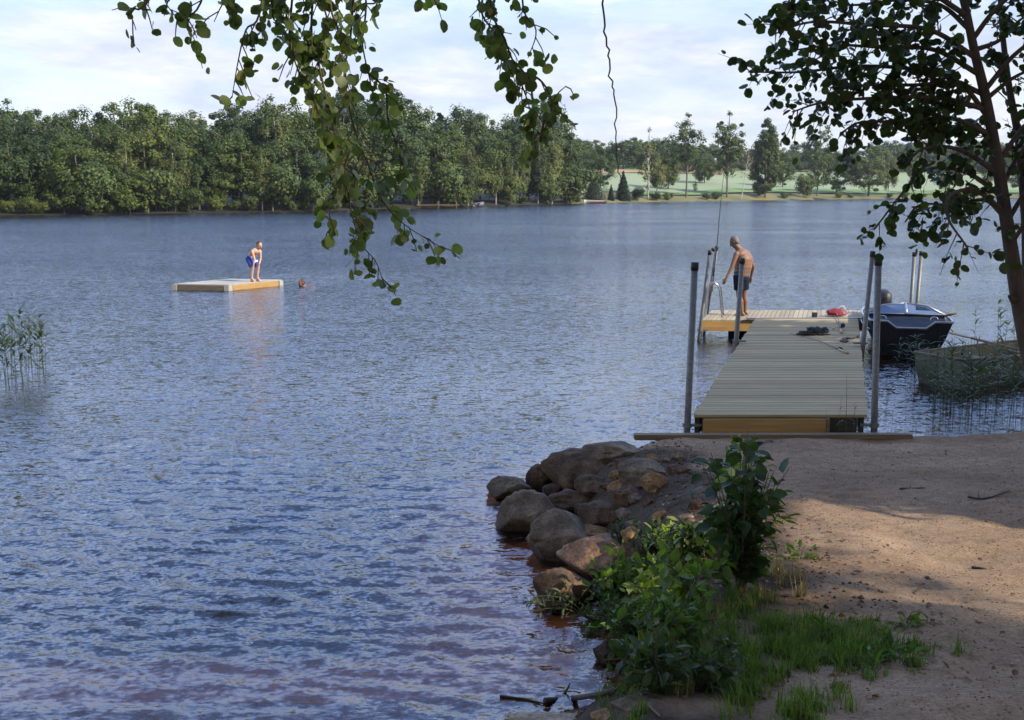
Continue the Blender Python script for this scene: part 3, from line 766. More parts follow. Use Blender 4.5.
# treeline behind the field
TG = 'trees of the wood behind the far field'
for i, px in enumerate(np.arange(556, 672, 7.5)):
    key = ['alder1', 'far1', 'oak2', 'alder2', 'far0'][i % 5]
    put_px(key, px + rng.uniform(-3, 3), 140 + rng.uniform(-8, 16), np.interp(px, [556, 585, 605, 630, 660], [128, 134, 142, 137, 141]) + rng.uniform(-3, 7), 'rounded green tree of the copse behind the stubble strip', group='trees of the copse behind the stubble strip', wide=1.25)
for px, bk, yt, k_, lb in ((600, 44, 146, 'alder2', 'rounded green tree behind the spreading pine, left of the bare twig tip'), (668, 40, 150, 'alder0', 'green tree standing behind the thin see-through birch'), (657, 7, 150, 'birch2', 'smaller leafy birch touching the thin see-through birch'),
                        (704, 60, 154, 'oak1', 'dark tree between the bare-trunked airy tree and the tall dark-topped one'), (836, 12, 152, 'alder2', 'young green tree right of the loose-crowned far tree'), (782, 40, 152, 'alder1', 'tree rising behind the right side of the pyramid-shaped tree'),
                        (888, 9, 152, 'birch0', 'slim birch beside the low round tree at the tip of the alder bough')):
    put_px(k_, px, bk, yt, lb, wide=1.1)
put_px('oak0', 577, 60, 138, 'broad bright green tree at the end of the left wood before the field', wide=1.15)
put_px('oak2', 556, 34, 128, 'dark green broad tree at the very end of the left wood', wide=1.0)
for i, px in enumerate(np.arange(650, 1105, 6.6)):
    key = f'far{i % 3}'
    sk = np.interp(px, [650, 700, 760, 800, 840, 875, 900, 940, 1000, 1100], [140, 142, 148, 144, 150, 146, 140, 140, 142, 144])
    put_px(key, px + rng.uniform(-3, 3), 128 + rng.uniform(-8, 24), sk + rng.uniform(-5, 6), 'bluish green tree in the long treeline behind the pale field', group=TG, wide=1.2)
for i, px in enumerate([676, 690, 702, 722]):
    put_px(['oak1', 'oak2', 'alder1'][i % 3], px, 112 + 3 * i, [158, 152, 150, 154][i], 'dark rounded tree beside the brown cabin above the field', group='trees beside the far cabin', wide=1.3)
for i, px in enumerate([760, 790, 796, 832]):
    put_px('birch0', px, 128, 158 + 3 * (i % 2), 'yellowish birch at the front of the treeline behind the field', group='birches before the far treeline', wide=1.5)

for i, px in enumerate(np.arange(655, 1090, 13)):
    put_px(f'bush{i % 2}', px + rng.uniform(-4, 4), 121 + rng.uniform(-2, 2), rng.uniform(157, 163), 'low leafy bush along the top edge of the pale field', cat='bush', group='bushes along the top of the field', wide=1.3)
put_px('alder0', 707, 98, 156, 'roundish tree right in front of the brown cabin', wide=1.1)
# brown cabin at the top of the field
cpos = Q(713, 178, shore_at(713) + 104)
cz_ = ground_z(cpos.x, cpos.y)
e = empty('cabin', (cpos.x, cpos.y, cz_ - .3), 0.35, 'brown gabled cabin half hidden by trees above the far field', 'cabin')
b = MB(); w_, l_, h_ = 4.2, 4.0, 2.4
b.add([(-w_/2, -l_/2, 0), (w_/2, -l_/2, 0), (w_/2, l_/2, 0), (-w_/2, l_/2, 0), (-w_/2, -l_/2, h_), (w_/2, -l_/2, h_), (w_/2, l_/2, h_), (-w_/2, l_/2, h_), (0, -l_/2, h_ + 1.9), (0, l_/2, h_ + 1.9)],
      [(0, 1, 5, 8, 4), (2, 3, 7, 9, 6), (1, 2, 6, 5), (3, 0, 4, 7)])
b.build('wall', 'cabinwall', e)
b = MB()
for s in (-1, 1): b.box((s * 1.35, 0, h_ + 0.98), (3.6, l_ + .7, .16), 0, 0, s * math.atan2(1.9, 2.5))
rf = b.build('roof', 'cabinroof', e)
MB().box((.8, .4, h_ + 2.0), (.6, .6, 1.8)).build('chimney', 'white', rf)
MB().box((-1, -l_/2 - .03, 1.7), (.9, .08, 1.0)).build('window', 'white', e)
MB().box((1.1, -l_/2 - .03, 1.1), (.9, .08, 2.0)).build('door', 'darkwood', e)

# small boats and bathing spots on the far shore
def far_boat(px, py, L, label, m1, m2, rz):
    c_ = P(px, py, 0); e = empty('moored_boat', c_, rz, label, 'boat')
    b = MB(); secs = []
    for i in range(7):
        s = i / 6; x = (s - .5) * L; w = .62 * (1 - max(0, s - .35) ** 2 * 2.2); zt = .55 + .18 * s * s
        secs.append([(x, -w, zt), (x, -w * .75, .05), (x, 0, -.08), (x, w * .75, .05), (x, w, zt), (x, w * .9, zt), (x, 0, .12), (x, -w * .9, zt)])
    V = [p_ for s in secs for p_ in s]
    F = [(i * 8 + k, i * 8 + (k + 1) % 8, (i + 1) * 8 + (k + 1) % 8, (i + 1) * 8 + k) for i in range(6) for k in range(8)] + [tuple(range(8)), tuple(range(48, 56))[::-1]]
    b.add(V, F).build('hull', m1, e, True)
    MB().box((0, 0, .42), (.3, .98, .05)).build('thwart', m2, e)
    MB().box((-.1 * L, 0.625, .32), (L * .6, .04, .14)).build('stripe', m2, e)
    return e
far_boat(595, 203.4, 4.2, 'small white boat with red stripe moored below the spreading far pine', 'white', 'redpaint', R(184))
far_boat(480, 206.2, 3.4, 'small pale boat beached under the far birches', 'alu', 'oar', R(70))
e = empty('jetty', P(438, 207.6, 0), R(5), 'short low grey jetty at the far waterline under the left wood', 'jetty')
MB().box((0, 0, .4), (6.5, 1.3, .12)).build('deck', 'beam', e)
for x, y in ((-2.8, -.5), (0, -.5), (2.8, -.5), (-2.8, .5), (2.8, .5)): MB().tube([(x, y, -1.2), (x, y, .95)], .08, 6).build('post', 'beam', e)

# ------------------------------------------------------------------ walkway, platform, poles
ZD, ZP = 0.50, 0.45
NL, NR, FR, FL = P(693, 415, ZD), P(868, 415, ZD), P(858, 318.5, ZD), P(755, 318.5, ZD)
dirw = (FL - NL); dirw.z = 0; Lw = dirw.length; dw = dirw.normalized()
e = empty('jetty_walkway', (NL.x, NL.y, 0), 0, 'long grey-green plank walkway leading out from the sandy bank', 'walkway')
o0 = Vector((NL.x, NL.y, 0))
b = MB(); nb_ = 78
for i in range(nb_):
    s0, s1 = i / nb_ + 0.0004, (i + 1) / nb_ - 0.0006
    q = [NL.lerp(FL, s0), NR.lerp(FR, s0), NR.lerp(FR, s1), NL.lerp(FL, s1)]
    dz = rng.uniform(-.003, .003); ex = rng.uniform(-.012, .012, 2)
    q = [Vector((p_.x + (ex[0] if k in (0, 3) else ex[1]), p_.y, 0)) - o0 for k, p_ in enumerate(q)]
    b.prism(q, ZD - .034 + dz, ZD + dz)
b.build('deck', 'deck', e)
def beam_between(p0, p1, thick, z0, z1, name, m, par, off=Vector((0, 0, 0))):
    d = (p1 - p0).normalized(); n_ = Vector((-d.y, d.x, 0)) * thick / 2
    q = [p0 - n_, p1 - n_, p1 + n_, p0 + n_]
    return MB().prism([v - off for v in q], z0, z1).build(name, m, par)
inx = Vector((.06, 0, 0)); iny = Vector((0, .05, 0))
f0 = lambda v: Vector((v.x, v.y, 0))
beam_between(f0(NL) + inx + iny, f0(FL) + inx - iny, .06, ZD - .25, ZD - .036, 'side_beam', 'darkwood', e, o0)
beam_between(f0(NR) - inx + iny, f0(FR) - inx - iny, .06, ZD - .25, ZD - .036, 'side_beam', 'darkwood', e, o0)
beam_between(f0(NL) + inx * 2 + iny * 1.2, f0(NR) - inx * 2 + iny * 1.2, .05, ZD - .25, ZD - .037, 'end_beam', 'darkwood', e, o0)
for s in (.3, .6, .9):
    c_ = (f0(NL.lerp(FL, s)) + f0(NR.lerp(FR, s))) / 2 - o0
    MB().box((c_.x, c_.y, .0), (1.7, .8, .44)).build('float', 'blackcap', e)
# yellow front board set before the near end
b0_, b1_ = Q(703, 425, NL.y - .04), Q(826, 425, NL.y - .04)
fb = MB().box(((b0_.x + b1_.x) / 2, NL.y - .035, ZD - .135), (b1_.x - b0_.x, .045, .19)).build('plank', 'timber', None, bevel=.004)
tag(fb, 'yellowish knotty plank standing on edge across the walkway start', 'plank')
fb2 = MB().box((b1_.x + .02, NL.y - .035, ZD - .135), (.035, .07, .2)).build('stop_block', 'beam', fb)
b0_, b1_ = Q(634, 436, 12.78), Q(912, 436, 12.78)
sill = MB().box(((b0_.x + b1_.x) / 2, 12.80, .30), (b1_.x - b0_.x, .13, .065), R(0.4)).build('timber_beam', 'beam', None, bevel=.008)
tag(sill, 'long grey timber beam lying on the bank before the walkway', 'beam')

# swim platform (T-head)
e = empty('swim_platform', (4.02, 23.12, 0), 0, 'pale boarded floating platform at the lake end of the walkway', 'platform')
po = Vector((4.02, 23.12, 0)); sx = dw.x / dw.y
PW, PD = 3.42, 1.85
def pl(x, y): return (x + y * sx, y)
b = MB(); nb_ = 34
for i in range(nb_):
    x0, x1 = PW * i / nb_ + .006, PW * (i + 1) / nb_ - .006
    b.prism([pl(x0, 0), pl(x1, 0), pl(x1, PD), pl(x0, PD)], ZP - .03, ZP + rng.uniform(-.002, .002))
b.build('deck', 'deck2', e)
b = MB().prism([pl(.0, -.0), pl(PW, 0), pl(PW, .05), pl(0, .05)], ZP - .24, ZP - .032); b.build('front_beam', 'timber', e)
b = MB().prism([pl(.0, .052), pl(.05, .052), pl(.05, PD), pl(0, PD)], ZP - .24, ZP - .032); b.build('side_beam', 'timber', e)
b = MB().prism([pl(PW - .05, .052), pl(PW, .052), pl(PW, PD), pl(PW - .05, PD)], ZP - .24, ZP - .032); b.build('side_beam', 'timber', e)
MB().prism([pl(.5, .75), pl(PW - .3, .75), pl(PW - .3, PD - .2), pl(.5, PD - .2)], -.25, ZP - .25).build('float', 'blackcap', e)
MB().prism([pl(.95, -.06), pl(PW, -.06), pl(PW, -.004), pl(.95, -.004)], ZP + .012, ZP + .052).build('joint_strip', 'alu', e)

PG = 'galvanised mooring poles of the jetty'
def pole(bx, by, tx, ty, Y_, rad, label, ybr=None, side=1, zb=-1.0):
    p0, p1 = Q(bx, by, Y_), Q(tx, ty, Y_)
    d = (p1 - p0).normalized(); p0 = p0 - d * ((p0.z - zb) / d.z)
    e = empty('mooring_pole', p0, 0, label, 'pole', PG)
    MB().tube([Vector(), p1 - p0 - d * .09], rad, 14).build('tube', 'galv', e, True)
    b = MB().tube([p1 - p0 - d * .10, p1 - p0 - d * .005, p1 - p0], [rad * 1.14, rad * 1.14, rad * .9], 14); b.build('cap', 'blackcap', e, True)
    if ybr:
        q = Q(bx + (tx - bx) * (by - ybr) / (by - ty), ybr, Y_) - p0
        MB().tube([q - d * .025, q + d * .025], rad * 1.45, 14).box((q.x + side * .06, q.y, q.z), (.22, .05, .03)).build('bracket', 'galv', e)
    return e
pole(687, 432, 695, 262, 13.12, .041, 'thick pole at the near left corner of the walkway', 425, 1)
pole(874, 432, 878.5, 257, 13.12, .041, 'thick pole at the near right corner of the walkway', 425, -1)
pole(736, 343, 742.5, 258, 19.2, .042, 'pole on the left side of the walkway, in front of the man', 341, 1)
pole(863, 345, 873, 251, 18.9, .042, 'pole on the right side of the walkway beside the dark boat', 343, -1)
pole(700, 330, 710, 250, 23.05, .037, 'slanting pole at the near left corner of the platform', 330, 1)
pole(706.5, 316, 717, 246, 24.3, .036, 'slanting pole behind the ladder with a fishing rod leaning on it')
pole(911, 303, 914.5, 252, 25.4, .042, 'left one of the paired poles behind the dark boat')
pole(917, 303, 921.5, 251, 25.0, .042, 'right one of the paired poles behind the dark boat')

# ladder on the platform's left edge
e = empty('swim_ladder', (0, 0, 0), 0, 'steel swim ladder with curved hand rails on the platform edge', 'ladder')
for k, (dx, yy) in enumerate(((0, 23.55), (1.5, 24.0))):
    pts = [Q(699 + dx, 345, yy), Q(704 + dx, 318, yy), Q(706.5 + dx, 292, yy), Q(708 + dx, 285.5, yy), Q(712.5 + dx, 282.5, yy), Q(717 + dx, 284.5, yy), Q(719.5 + dx, 290, yy), Q(720.5 + dx, 300, yy), Q(722 + dx, 316 - k * 2, yy)]
    pts[-1].z = ZP + .004
    MB().tube(spline(pts, 5), .019, 10).build('rail', 'chrome', e, True)
for t_ in (0.0, .3, .6):
    pa, pb = Q(699 + 5 * t_, 345 - 27 * t_, 23.55), Q(700.5 + 5 * t_, 345 - 27 * t_, 24.0)
    MB().tube([pa, pb], .016, 8).build('rung', 'chrome', e, True)

# fishing rod leaning on the pole
def rod(pts, label, reel_at, grip_len, r0=.012):
    pts = [Vector(p_) for p_ in pts]
    e = empty('fishing_rod', pts[0], 0, label, 'fishing rod')
    pts = [p_ - e.location for p_ in pts]
    d = (pts[1] - pts[0]).normalized()
    sp_ = spline(pts, 8)
    MB().tube(sp_, list(np.linspace(r0, .0035, len(sp_))), 7).build('blank', 'blackcap', e, True)
    g_ = e
    MB().tube([pts[0], pts[0] + d * grip_len], r0 * 1.9, 9).build('grip', 'cork', e, True)
    q = pts[0] + d * reel_at
    side = d.cross(Vector((0, 1, 0.2))).normalized()
    b = MB().tube([q, q + side * .07], .012, 8)
    b.tube([q + side * .07 - d * .04, q + side * .07 - d * .03, q + side * .07 + d * .03, q + side * .07 + d * .04], [.03, .045, .045, .03], 12)
    b.tube([q + side * .07 - d * .02, q + side * .07 - d * .02 + Vector((0, -.07, 0))], .008, 6)
    b.build('reel', 'blackcap', e, True)
    b = MB()
    for s in (.45, .65, .82, .97):
        c_ = sp_[int(s * (len(sp_) - 1))]; b.tube([c_ + side * .004, c_ + side * .028], .004, 5)
    b.build('guide_rings', 'chrome', e)
    return e
rod([Q(711.5, 292, 24.2), Q(716.8, 247, 24.2), Q(720.5, 205, 24.25), Q(724.5, 167, 24.4)], 'tall fishing rod standing upright beside the ladder', 0.93, .35, .014)
za = ZD + .02
rod([P(848, 353, za), P(832, 346.5, za), P(817, 340.5, za + .01), P(790, 333, za)], 'fishing rod lying across the walkway planks', .55, .42, .009)
rod([P(841.5, 333, za), P(839.5, 324, za), P(837.5, 316.5, za + .02), P(836.5, 313, za + .05)], 'short rod with pale handle pointing at the red cloth', .75, .5, .012)

# ---- small things on the boards
def lump(mb, c, s, seed, amp=.25, sub=3, flat=True):
    bm = bmesh.new(); bmesh.ops.create_icosphere(bm, subdivisions=sub, radius=1)
    V = []
    for v in bm.verts:
        k = 1 + amp * mnoise.fractal(v.co * 1.8 + Vector((seed * 7.3, seed, -seed)), 1.0, 2.0, 4)
        p_ = Vector((v.co.x * s[0], v.co.y * s[1], v.co.z * s[2])) * k
        if flat and p_.z < -s[2] * .25: p_.z = -s[2] * .25
        V.append(p_ + Vector(c))
    F = [tuple(v.index for v in f.verts) for f in bm.faces]
    bm.free(); mb.add(V, F); return mb
c_ = P(834, 316.5, ZP); o_ = lump(lump(MB(), (0, 0, .06), (.17, .13, .10), 1, .5), (.12, .03, .04), (.12, .10, .06), 2, .5).build('cloth', 'red', None, True)
o_.location = c_; tag(o_, 'crumpled bright red cloth on the platform boards', 'cloth')
c_ = P(841.5, 316, ZP); e = empty('bag', c_, 0, 'small pink and grey bag beside the red cloth', 'bag')
lump(MB(), (0, 0, .07), (.13, .10, .11), 3, .3).build('body', 'pinkgrey', e, True)
MB().tube(spline([(-.08, 0, .13), (-.03, 0, .21), (.05, 0, .2), (.09, 0, .12)], 5), .012, 6).build('strap', 'whitecloth', e, True)
c_ = P(814.5, 317.5, ZP); e = empty('tackle_box', c_, 0.2, 'little black box left of the red cloth on the platform', 'box')
MB().box((0, 0, .045), (.10, .075, .085)).build('body', 'blackcap', e, bevel=.008)
MB().box((0, 0, .1), (.105, .08, .02)).build('lid', 'blackcap', e, bevel=.005)
c_ = P(814, 335, ZD); o_ = lump(lump(lump(MB(), (-.12, 0, .03), (.2, .12, .055), 5, .45), (.06, .03, .06), (.13, .12, .09), 6, .45), (-.04, .04, .09), (.09, .08, .06), 7, .5).build('clothes_heap', 'darkcloth', None, True)
o_.location = c_; tag(o_, 'heap of dark charcoal clothes on the walkway planks', 'clothes')
c_ = P(824, 335, ZD); e = empty('shoe', c_, R(20), 'dark upright shoe against the heap of clothes', 'shoe')
lump(MB(), (0, 0, .06), (.10, .055, .085), 8, .2).build('upper', 'darkcloth', e, True)
MB().prism([(-.13, -.05), (.1, -.05), (.13, 0), (.1, .05), (-.13, .05)], .0, .022).build('sole', 'blackcap', e)
c_ = P(833.5, 329.5, ZD); o_ = lump(MB(), (0, 0, .02), (.035, .035, .03), 9, .05, 2).build('ball', 'yellow', None, True); o_.location = c_
tag(o_, 'tiny yellow ball on the walkway planks', 'ball')
zr = ZD + .018
pts = [P(858.5, 336, zr), P(852, 338.5, zr), P(846, 338, zr), P(841, 340, zr), P(843, 341.5, zr), P(848, 340.8, zr), P(845, 339.3, zr + .02), P(840.5, 341, zr + .02), P(846, 342, zr + .02)]
o_ = MB().tube(spline(pts, 8), .017, 7).build('rope', 'rope', None, True); tag(o_, 'dark mooring rope coiled at the right edge of the planks', 'rope')

# ------------------------------------------------------------------ dark motor boat
e = empty('motor_boat', (7.60, 20.75, 0), -math.atan2(dw.x, dw.y) + R(2), 'dark open motor boat with aluminium rim and windscreen moored by the walkway', 'boat')
LB = 3.35
def sect(s):
    """half widths and heights at fraction s of the length (0 = blunt end towards the bank)"""
    w = .80 * (0.93 + .10 * math.sin(s * math.pi) - .10 * s * s)
    zg = .70 - .10 * s
    return w, zg, w * (.64 + .10 * s), .06 + .0 * s, -.10
NS = 12
def hull_mb(inset, bottom):
    b = MB(); secs = []
    for i in range(NS + 1):
        s = i / NS; w, zg, wc, zc, zk = sect(s); y = inset + (LB - 2 * inset) * s
        w -= inset; wc -= inset; zc += bottom; zk += bottom
        wm, zm = (w + wc) / 2 + .02, (zg + zc) / 2
        secs.append([(-w, y, zg), (-wm, y, zm), (-wc, y, zc), (0, y, zk), (wc, y, zc), (wm, y, zm), (w, y, zg)])
    V = [p_ for q in secs for p_ in q]; n = 7
    F = [(i * n + k, i * n + k + 1, (i + 1) * n + k + 1, (i + 1) * n + k) for i in range(NS) for k in range(n - 1)]
    return b, V, F, n
b, V, F, n = hull_mb(0, 0)
# blunt end wall with the dipped top edge
w0, zg0, wc0, zc0, zk0 = sect(0)
k0 = len(V); V += [(-w0 * .58, 0, zg0 - .015), (-w0 * .36, 0, zg0 - .14), (w0 * .36, 0, zg0 - .14), (w0 * .58, 0, zg0 - .015)]
F += [(0, k0, k0 + 1, 2, 1), (k0 + 1, k0 + 2, 4, 3, 2), (k0 + 2, k0 + 3, 6, 5, 4)]
F += [tuple(range(NS * n, NS * n + n))[::-1]]
b.add(V, F).build('hull', 'hull', e)
b, V, F, n = hull_mb(.035, .08); F.append(tuple(range(NS * n, NS * n + n)))
b.add(V, [f[::-1] for f in F]).build('inner_hull', 'alu', e)
w0 = sect(0)[0]
front = [(-w0, -.012, zg0 + .01), (-w0 * .58, -.012, zg0 - .0), (-w0 * .36, -.012, zg0 - .125), (w0 * .36, -.012, zg0 - .125), (w0 * .58, -.012, zg0 - .0), (w0, -.012, zg0 + .01)]
left = [(-sect(i / NS)[0], LB * i / NS, sect(i / NS)[1] + .01) for i in range(NS, 0, -1)]
right = [(sect(i / NS)[0], LB * i / NS, sect(i / NS)[1] + .01) for i in range(1, NS + 1)]
MB().tube(left + front + right, .024, 8).build('rim', 'alu', e, True)
MB().tube([(-sect(s)[0] - .006, LB * s, sect(s)[1] - .16) for s in np.linspace(0, 1, 9)], .014, 6).build('rub_strake', 'alu', e, True)
MB().tube([(sect(s)[0] + .006, LB * s, sect(s)[1] - .16) for s in np.linspace(0, 1, 9)], .014, 6).build('rub_strake', 'alu', e, True)
b = MB(); b.add([(-w0 + .05, .04, zg0 - .13), (w0 - .05, .04, zg0 - .13), (w0 - .03, 1.0, zg0 - .03), (-w0 + .03, 1.0, zg0 - .03), (0, 1.0, zg0 + .0), (0, .04, zg0 - .12)], [(0, 5, 4, 3), (5, 1, 2, 4)])
b.build('foredeck', 'bluedeck', e)
MB().box((0, 1.02, zg0 - .0), (1.42, .10, .07)).build('dash', 'hull', e, bevel=.01)
ws = empty('windscreen', (0, 0, 0)); ws.parent = e; del_ = ws
zb_ = zg0 + .02
A0, A1, C0, C1 = Vector((-.76, 1.30, zb_ - .02)), Vector((-.42, 1.40, zb_ + .15)), Vector((0, 1.0, zb_ + .02)), Vector((0, 1.32, zb_ + .20))
bpy.data.objects.remove(ws)
fr_ = MB()
fr_.tube([C0, C1], .026, 8)
wsf = fr_.build('windscreen_strut', 'alu', e, True)
for s in (-1, 1):
    mxv = lambda v: Vector((v.x * s, v.y, v.z))
    q = [mxv(v) for v in (A0, C0, C1, A1)]
    nn = (q[1] - q[0]).cross(q[3] - q[0]).normalized() * .004
    pane = MB().add([v - nn for v in q] + [v + nn for v in q], [(0, 1, 2, 3), (7, 6, 5, 4), (0, 4, 5, 1), (1, 5, 6, 2), (2, 6, 7, 3), (3, 7, 4, 0)]).build('windscreen_pane', 'glass', e)
    MB().tube([q[0], q[3], q[2]], .017, 7).tube([q[0], q[1]], .012, 6).build('frame', 'alu', pane, True)
    c0 = Vector((s * .48, .62, zg0 - .05))
    MB().tube(spline([c0 + Vector((-.07, 0, 0)), c0 + Vector((-.045, 0, .07)), c0 + Vector((.045, 0, .07)), c0 + Vector((.07, 0, 0))], 5), .012, 8).build('handle', 'chrome', e, True)
MB().box((0, 2.3, .40), (1.3, .34, .05)).build('thwart', 'alu', e, bevel=.01)
mt = MB().tube([(-.25, LB + .12, .55), (-.25, LB + .13, .72), (-.25, LB + .13, .90), (-.25, LB + .10, .97)], [.12, .17, .16, .08], 12)
mo = mt.build('outboard_motor', 'blackcap', e, True)
MB().box((-.25, LB + .14, .15), (.10, .14, .9)).build('leg', 'blackcap', mo)
MB().tube([(-.25, LB - .0, .80), (-.25, LB - .45, .88)], [.025, .02], 8).build('tiller', 'blackcap', mo, True)
def oar(p0, p1, label, flat):
    e = empty('oar', p0, 0, label, 'oar'); d = (p1 - p0); L = d.length; d.normalize()
    MB().tube([Vector(), d * L * .1, d * L * .7], [.019, .026, .022], 9).build('shaft', 'oar', e, True)
    w_ = d.cross(flat).normalized(); nn = w_.cross(d)
    V = []
    for s, ww in ((.68, .025), (.76, .06), (.97, .075), (1.0, .05)):
        for sg in (-1, 1):
            for tt in (-1, 1): V.append(d * L * s + w_ * ww * sg + nn * .009 * tt)
    F = []
    for i in range(3):
        a_ = i * 4
        F += [(a_, a_ + 4, a_ + 6, a_ + 2), (a_ + 1, a_ + 3, a_ + 7, a_ + 5), (a_, a_ + 1, a_ + 5, a_ + 4), (a_ + 2, a_ + 6, a_ + 7, a_ + 3)]
    F += [(0, 2, 3, 1), (12, 13, 15, 14)]
    MB().add(V, F).build('blade', 'oar', e)
    return e
oar(Q(957, 313, 21.4), Q(905, 325, 22.0), 'pale oar laid across the right rim of the dark boat', Vector((0, 0, 1)))

# ------------------------------------------------------------------ grey green row boat
ang = math.atan2(1.35, 2.5)
e = empty('row_boat', (6.98, 17.75, 0), ang, 'weathered grey green rowing boat with square stern among the reeds', 'boat')
LR = 4.0
def rsec(s):
    w = .50 + .16 * math.sin(min(1, s * 1.25) * math.pi * .5) if s < .45 else .655 * math.cos((s - .45) / .55 * math.pi * .5) ** .75
    zg = .47 + .16 * max(0, s - .4) ** 2 * 2.2 + .03 * (1 - s)
    return max(w, .012), zg
def rhull(inset, zb):
    V = []; ns = 16
    for i in range(ns + 1):
        s = i / ns; w, zg = rsec(s); w = max(.006, w - inset); x = inset + s * (LR - 2 * inset)
        V += [(x, -w, zg), (x, -w * .93, zg * .55), (x, -w * .74, .0 + zb), (x, 0, -.05 + zb), (x, w * .74, .0 + zb), (x, w * .93, zg * .55), (x, w, zg)]
    F = [(i * 7 + k, i * 7 + k + 1, (i + 1) * 7 + k + 1, (i + 1) * 7 + k) for i in range(ns) for k in range(6)]
    F.append(tuple(range(7)))
    return V, F
V, F = rhull(0, 0); MB().add(V, [f[::-1] for f in F]).build('hull', 'rowgreen', e)
V, F = rhull(.028, .07); MB().add(V, F).build('lining', 'rowin', e)
path_ = [(LR * i / 16, rsec(i / 16)[0], rsec(i / 16)[1] + .006) for i in range(16, -1, -1)] + [(LR * i / 16, -rsec(i / 16)[0], rsec(i / 16)[1] + .006) for i in range(17)]
MB().tube(path_, .022, 7).build('gunwale', 'beam', e, True)
for x in (.28, 1.35, 2.55):
    MB().box((x, 0, .33), (.24, rsec(x / LR)[0] * 1.86, .03)).build('thwart', 'rowin', e)
for s in (-1, 1):
    MB().tube([(1.75, s * .66, .47), (1.75, s * .66, .57)], .014, 7).tube([(1.72, s * .66, .57), (1.70, s * .66, .64)], .009, 6).tube([(1.78, s * .66, .57), (1.80, s * .66, .64)], .009, 6).build('rowlock', 'galv', e, True)
oar(Q(1024, 351, 18.7), Q(949, 332.5, 19.4), 'brown oar sticking out over the far side of the rowing boat', Vector((0, 0, 1)))

# ------------------------------------------------------------------ swimming raft
rc = [Vector((-10.74, 34.75, 0)), Vector((-8.9, 34.4, 0)), Vector((-7.62, 36.3, 0)), Vector((-9.46, 36.65, 0))]
e = empty('swim_raft', rc[0], 0, 'low square wooden bathing raft floating out on the lake', 'raft')
q = [v - rc[0] for v in rc]
b = MB()
for i in range(14):
    s0, s1 = i / 14 + .003, (i + 1) / 14 - .003
    b.prism([q[0].lerp(q[3], s0), q[1].lerp(q[2], s0), q[1].lerp(q[2], s1), q[0].lerp(q[3], s1)], .165, .195)
b.build('deck', 'raftdeck', e)
def rside(a_, b_, m, name='side_board'):
    d = (b_ - a_).normalized(); n_ = Vector((d.y, -d.x, 0)) * .02
    p0, p1 = a_ + d * .17, b_ - d * .17
    MB().prism([p0 + n_, p1 + n_, p1 - n_, p0 - n_], -.06, .163).build(name, m, e)
rside(q[0], q[1], 'raftdark'); rside(q[1], q[2], 'raftwood'); rside(q[2], q[3], 'raftwood'); rside(q[3], q[0], 'raftdark')  # front and left boards toned darker than the other two
for i in range(4):
    d1 = (q[(i + 1) % 4] - q[i]).normalized(); d2 = (q[i - 1] - q[i]).normalized()
    o1 = -(d1 + d2) * .03
    MB().prism([q[i] + o1, q[i] + d1 * .165 + o1, q[i] + (d1 + d2) * .165 + o1, q[i] + d2 * .165 + o1], -.1, .162).build('corner_block', 'white', e)

# ------------------------------------------------------------------ people
def ell(bm, c, r, rot=None, sub=3):
    m4 = Matrix.Translation(Vector(c)) @ (rot.to_4x4() if rot else Matrix.Identity(4)) @ Matrix.Diagonal((*r, 1))
    bmesh.ops.create_icosphere(bm, subdivisions=sub, radius=1, matrix=m4)
def bone(bm, p0, r0, p1, r1, n=6):
    p0, p1 = Vector(p0), Vector(p1)
    d = p1 - p0; L = d.length
    q_ = d.to_track_quat('Z', 'Y').to_matrix().to_4x4()
    bmesh.ops.create_cone(bm, cap_ends=True, segments=14, radius1=r0, radius2=r1, depth=L, matrix=Matrix.Translation((p0 + p1) / 2) @ q_)
    ell(bm, p0, (r0,) * 3, sub=2); ell(bm, p1, (r1,) * 3, sub=2)
def remesh(name, bm, voxel, material, parent, smooth_it=5):
    me = bpy.data.meshes.new(name); bm.to_mesh(me); bm.free()
    o = bpy.data.objects.new('tmp', me); COL.objects.link(o)
    mod = o.modifiers.new('r', 'REMESH'); mod.mode = 'VOXEL'; mod.voxel_size = voxel
    s = o.modifiers.new('s', 'SMOOTH'); s.factor = .5; s.iterations = smooth_it
    dg = bpy.context.evaluated_depsgraph_get(); dg.update()
    me2 = bpy.data.meshes.new_from_object(o.evaluated_get(dg)); me2.name = name
    bpy.data.objects.remove(o); bpy.data.meshes.remove(me)
    me2.materials.clear(); me2.materials.append(M[material])
    return link_mesh(name, me2, parent, True)
def facing(f, pitch=0.0):
    """matrix with local X = looking direction, Z = up of the head"""
    f = Vector(f).normalized(); z = Vector((0, 0, 1)); y = z.cross(f).normalized()
    m = Matrix((f, y, z)).transposed()
    return m @ Matrix.Rotation(pitch, 3, 'Y')
def head(bm, c, rot, k=1.0):
    v = lambda x, y, z: Vector(c) + rot @ (Vector((x, y, z)) * k)
    ell(bm, v(-.012, 0, .03), (.098 * k, .076 * k, .095 * k), rot)          # skull
    ell(bm, v(.025, 0, -.045), (.062 * k, .058 * k, .075 * k), rot)         # jaw
    ell(bm, v(.055, 0, -.098), (.026 * k, .026 * k, .022 * k), rot)         # chin
    bone(bm, v(.085, 0, .015), .011 * k, v(.112, 0, -.028), .016 * k)        # nose
    ell(bm, v(.084, 0, -.066), (.015 * k, .028 * k, .010 * k), rot)         # lips
    for s in (-1, 1):
        ell(bm, v(-.012, s * .078, -.005), (.020 * k, .011 * k, .032 * k), rot)   # ears
        ell(bm, v(.083, s * .03, .028), (.016 * k, .026 * k, .008 * k), rot)      # brows
        ell(bm, v(.070, s * .043, -.02), (.022 * k, .022 * k, .02 * k), rot)      # cheeks
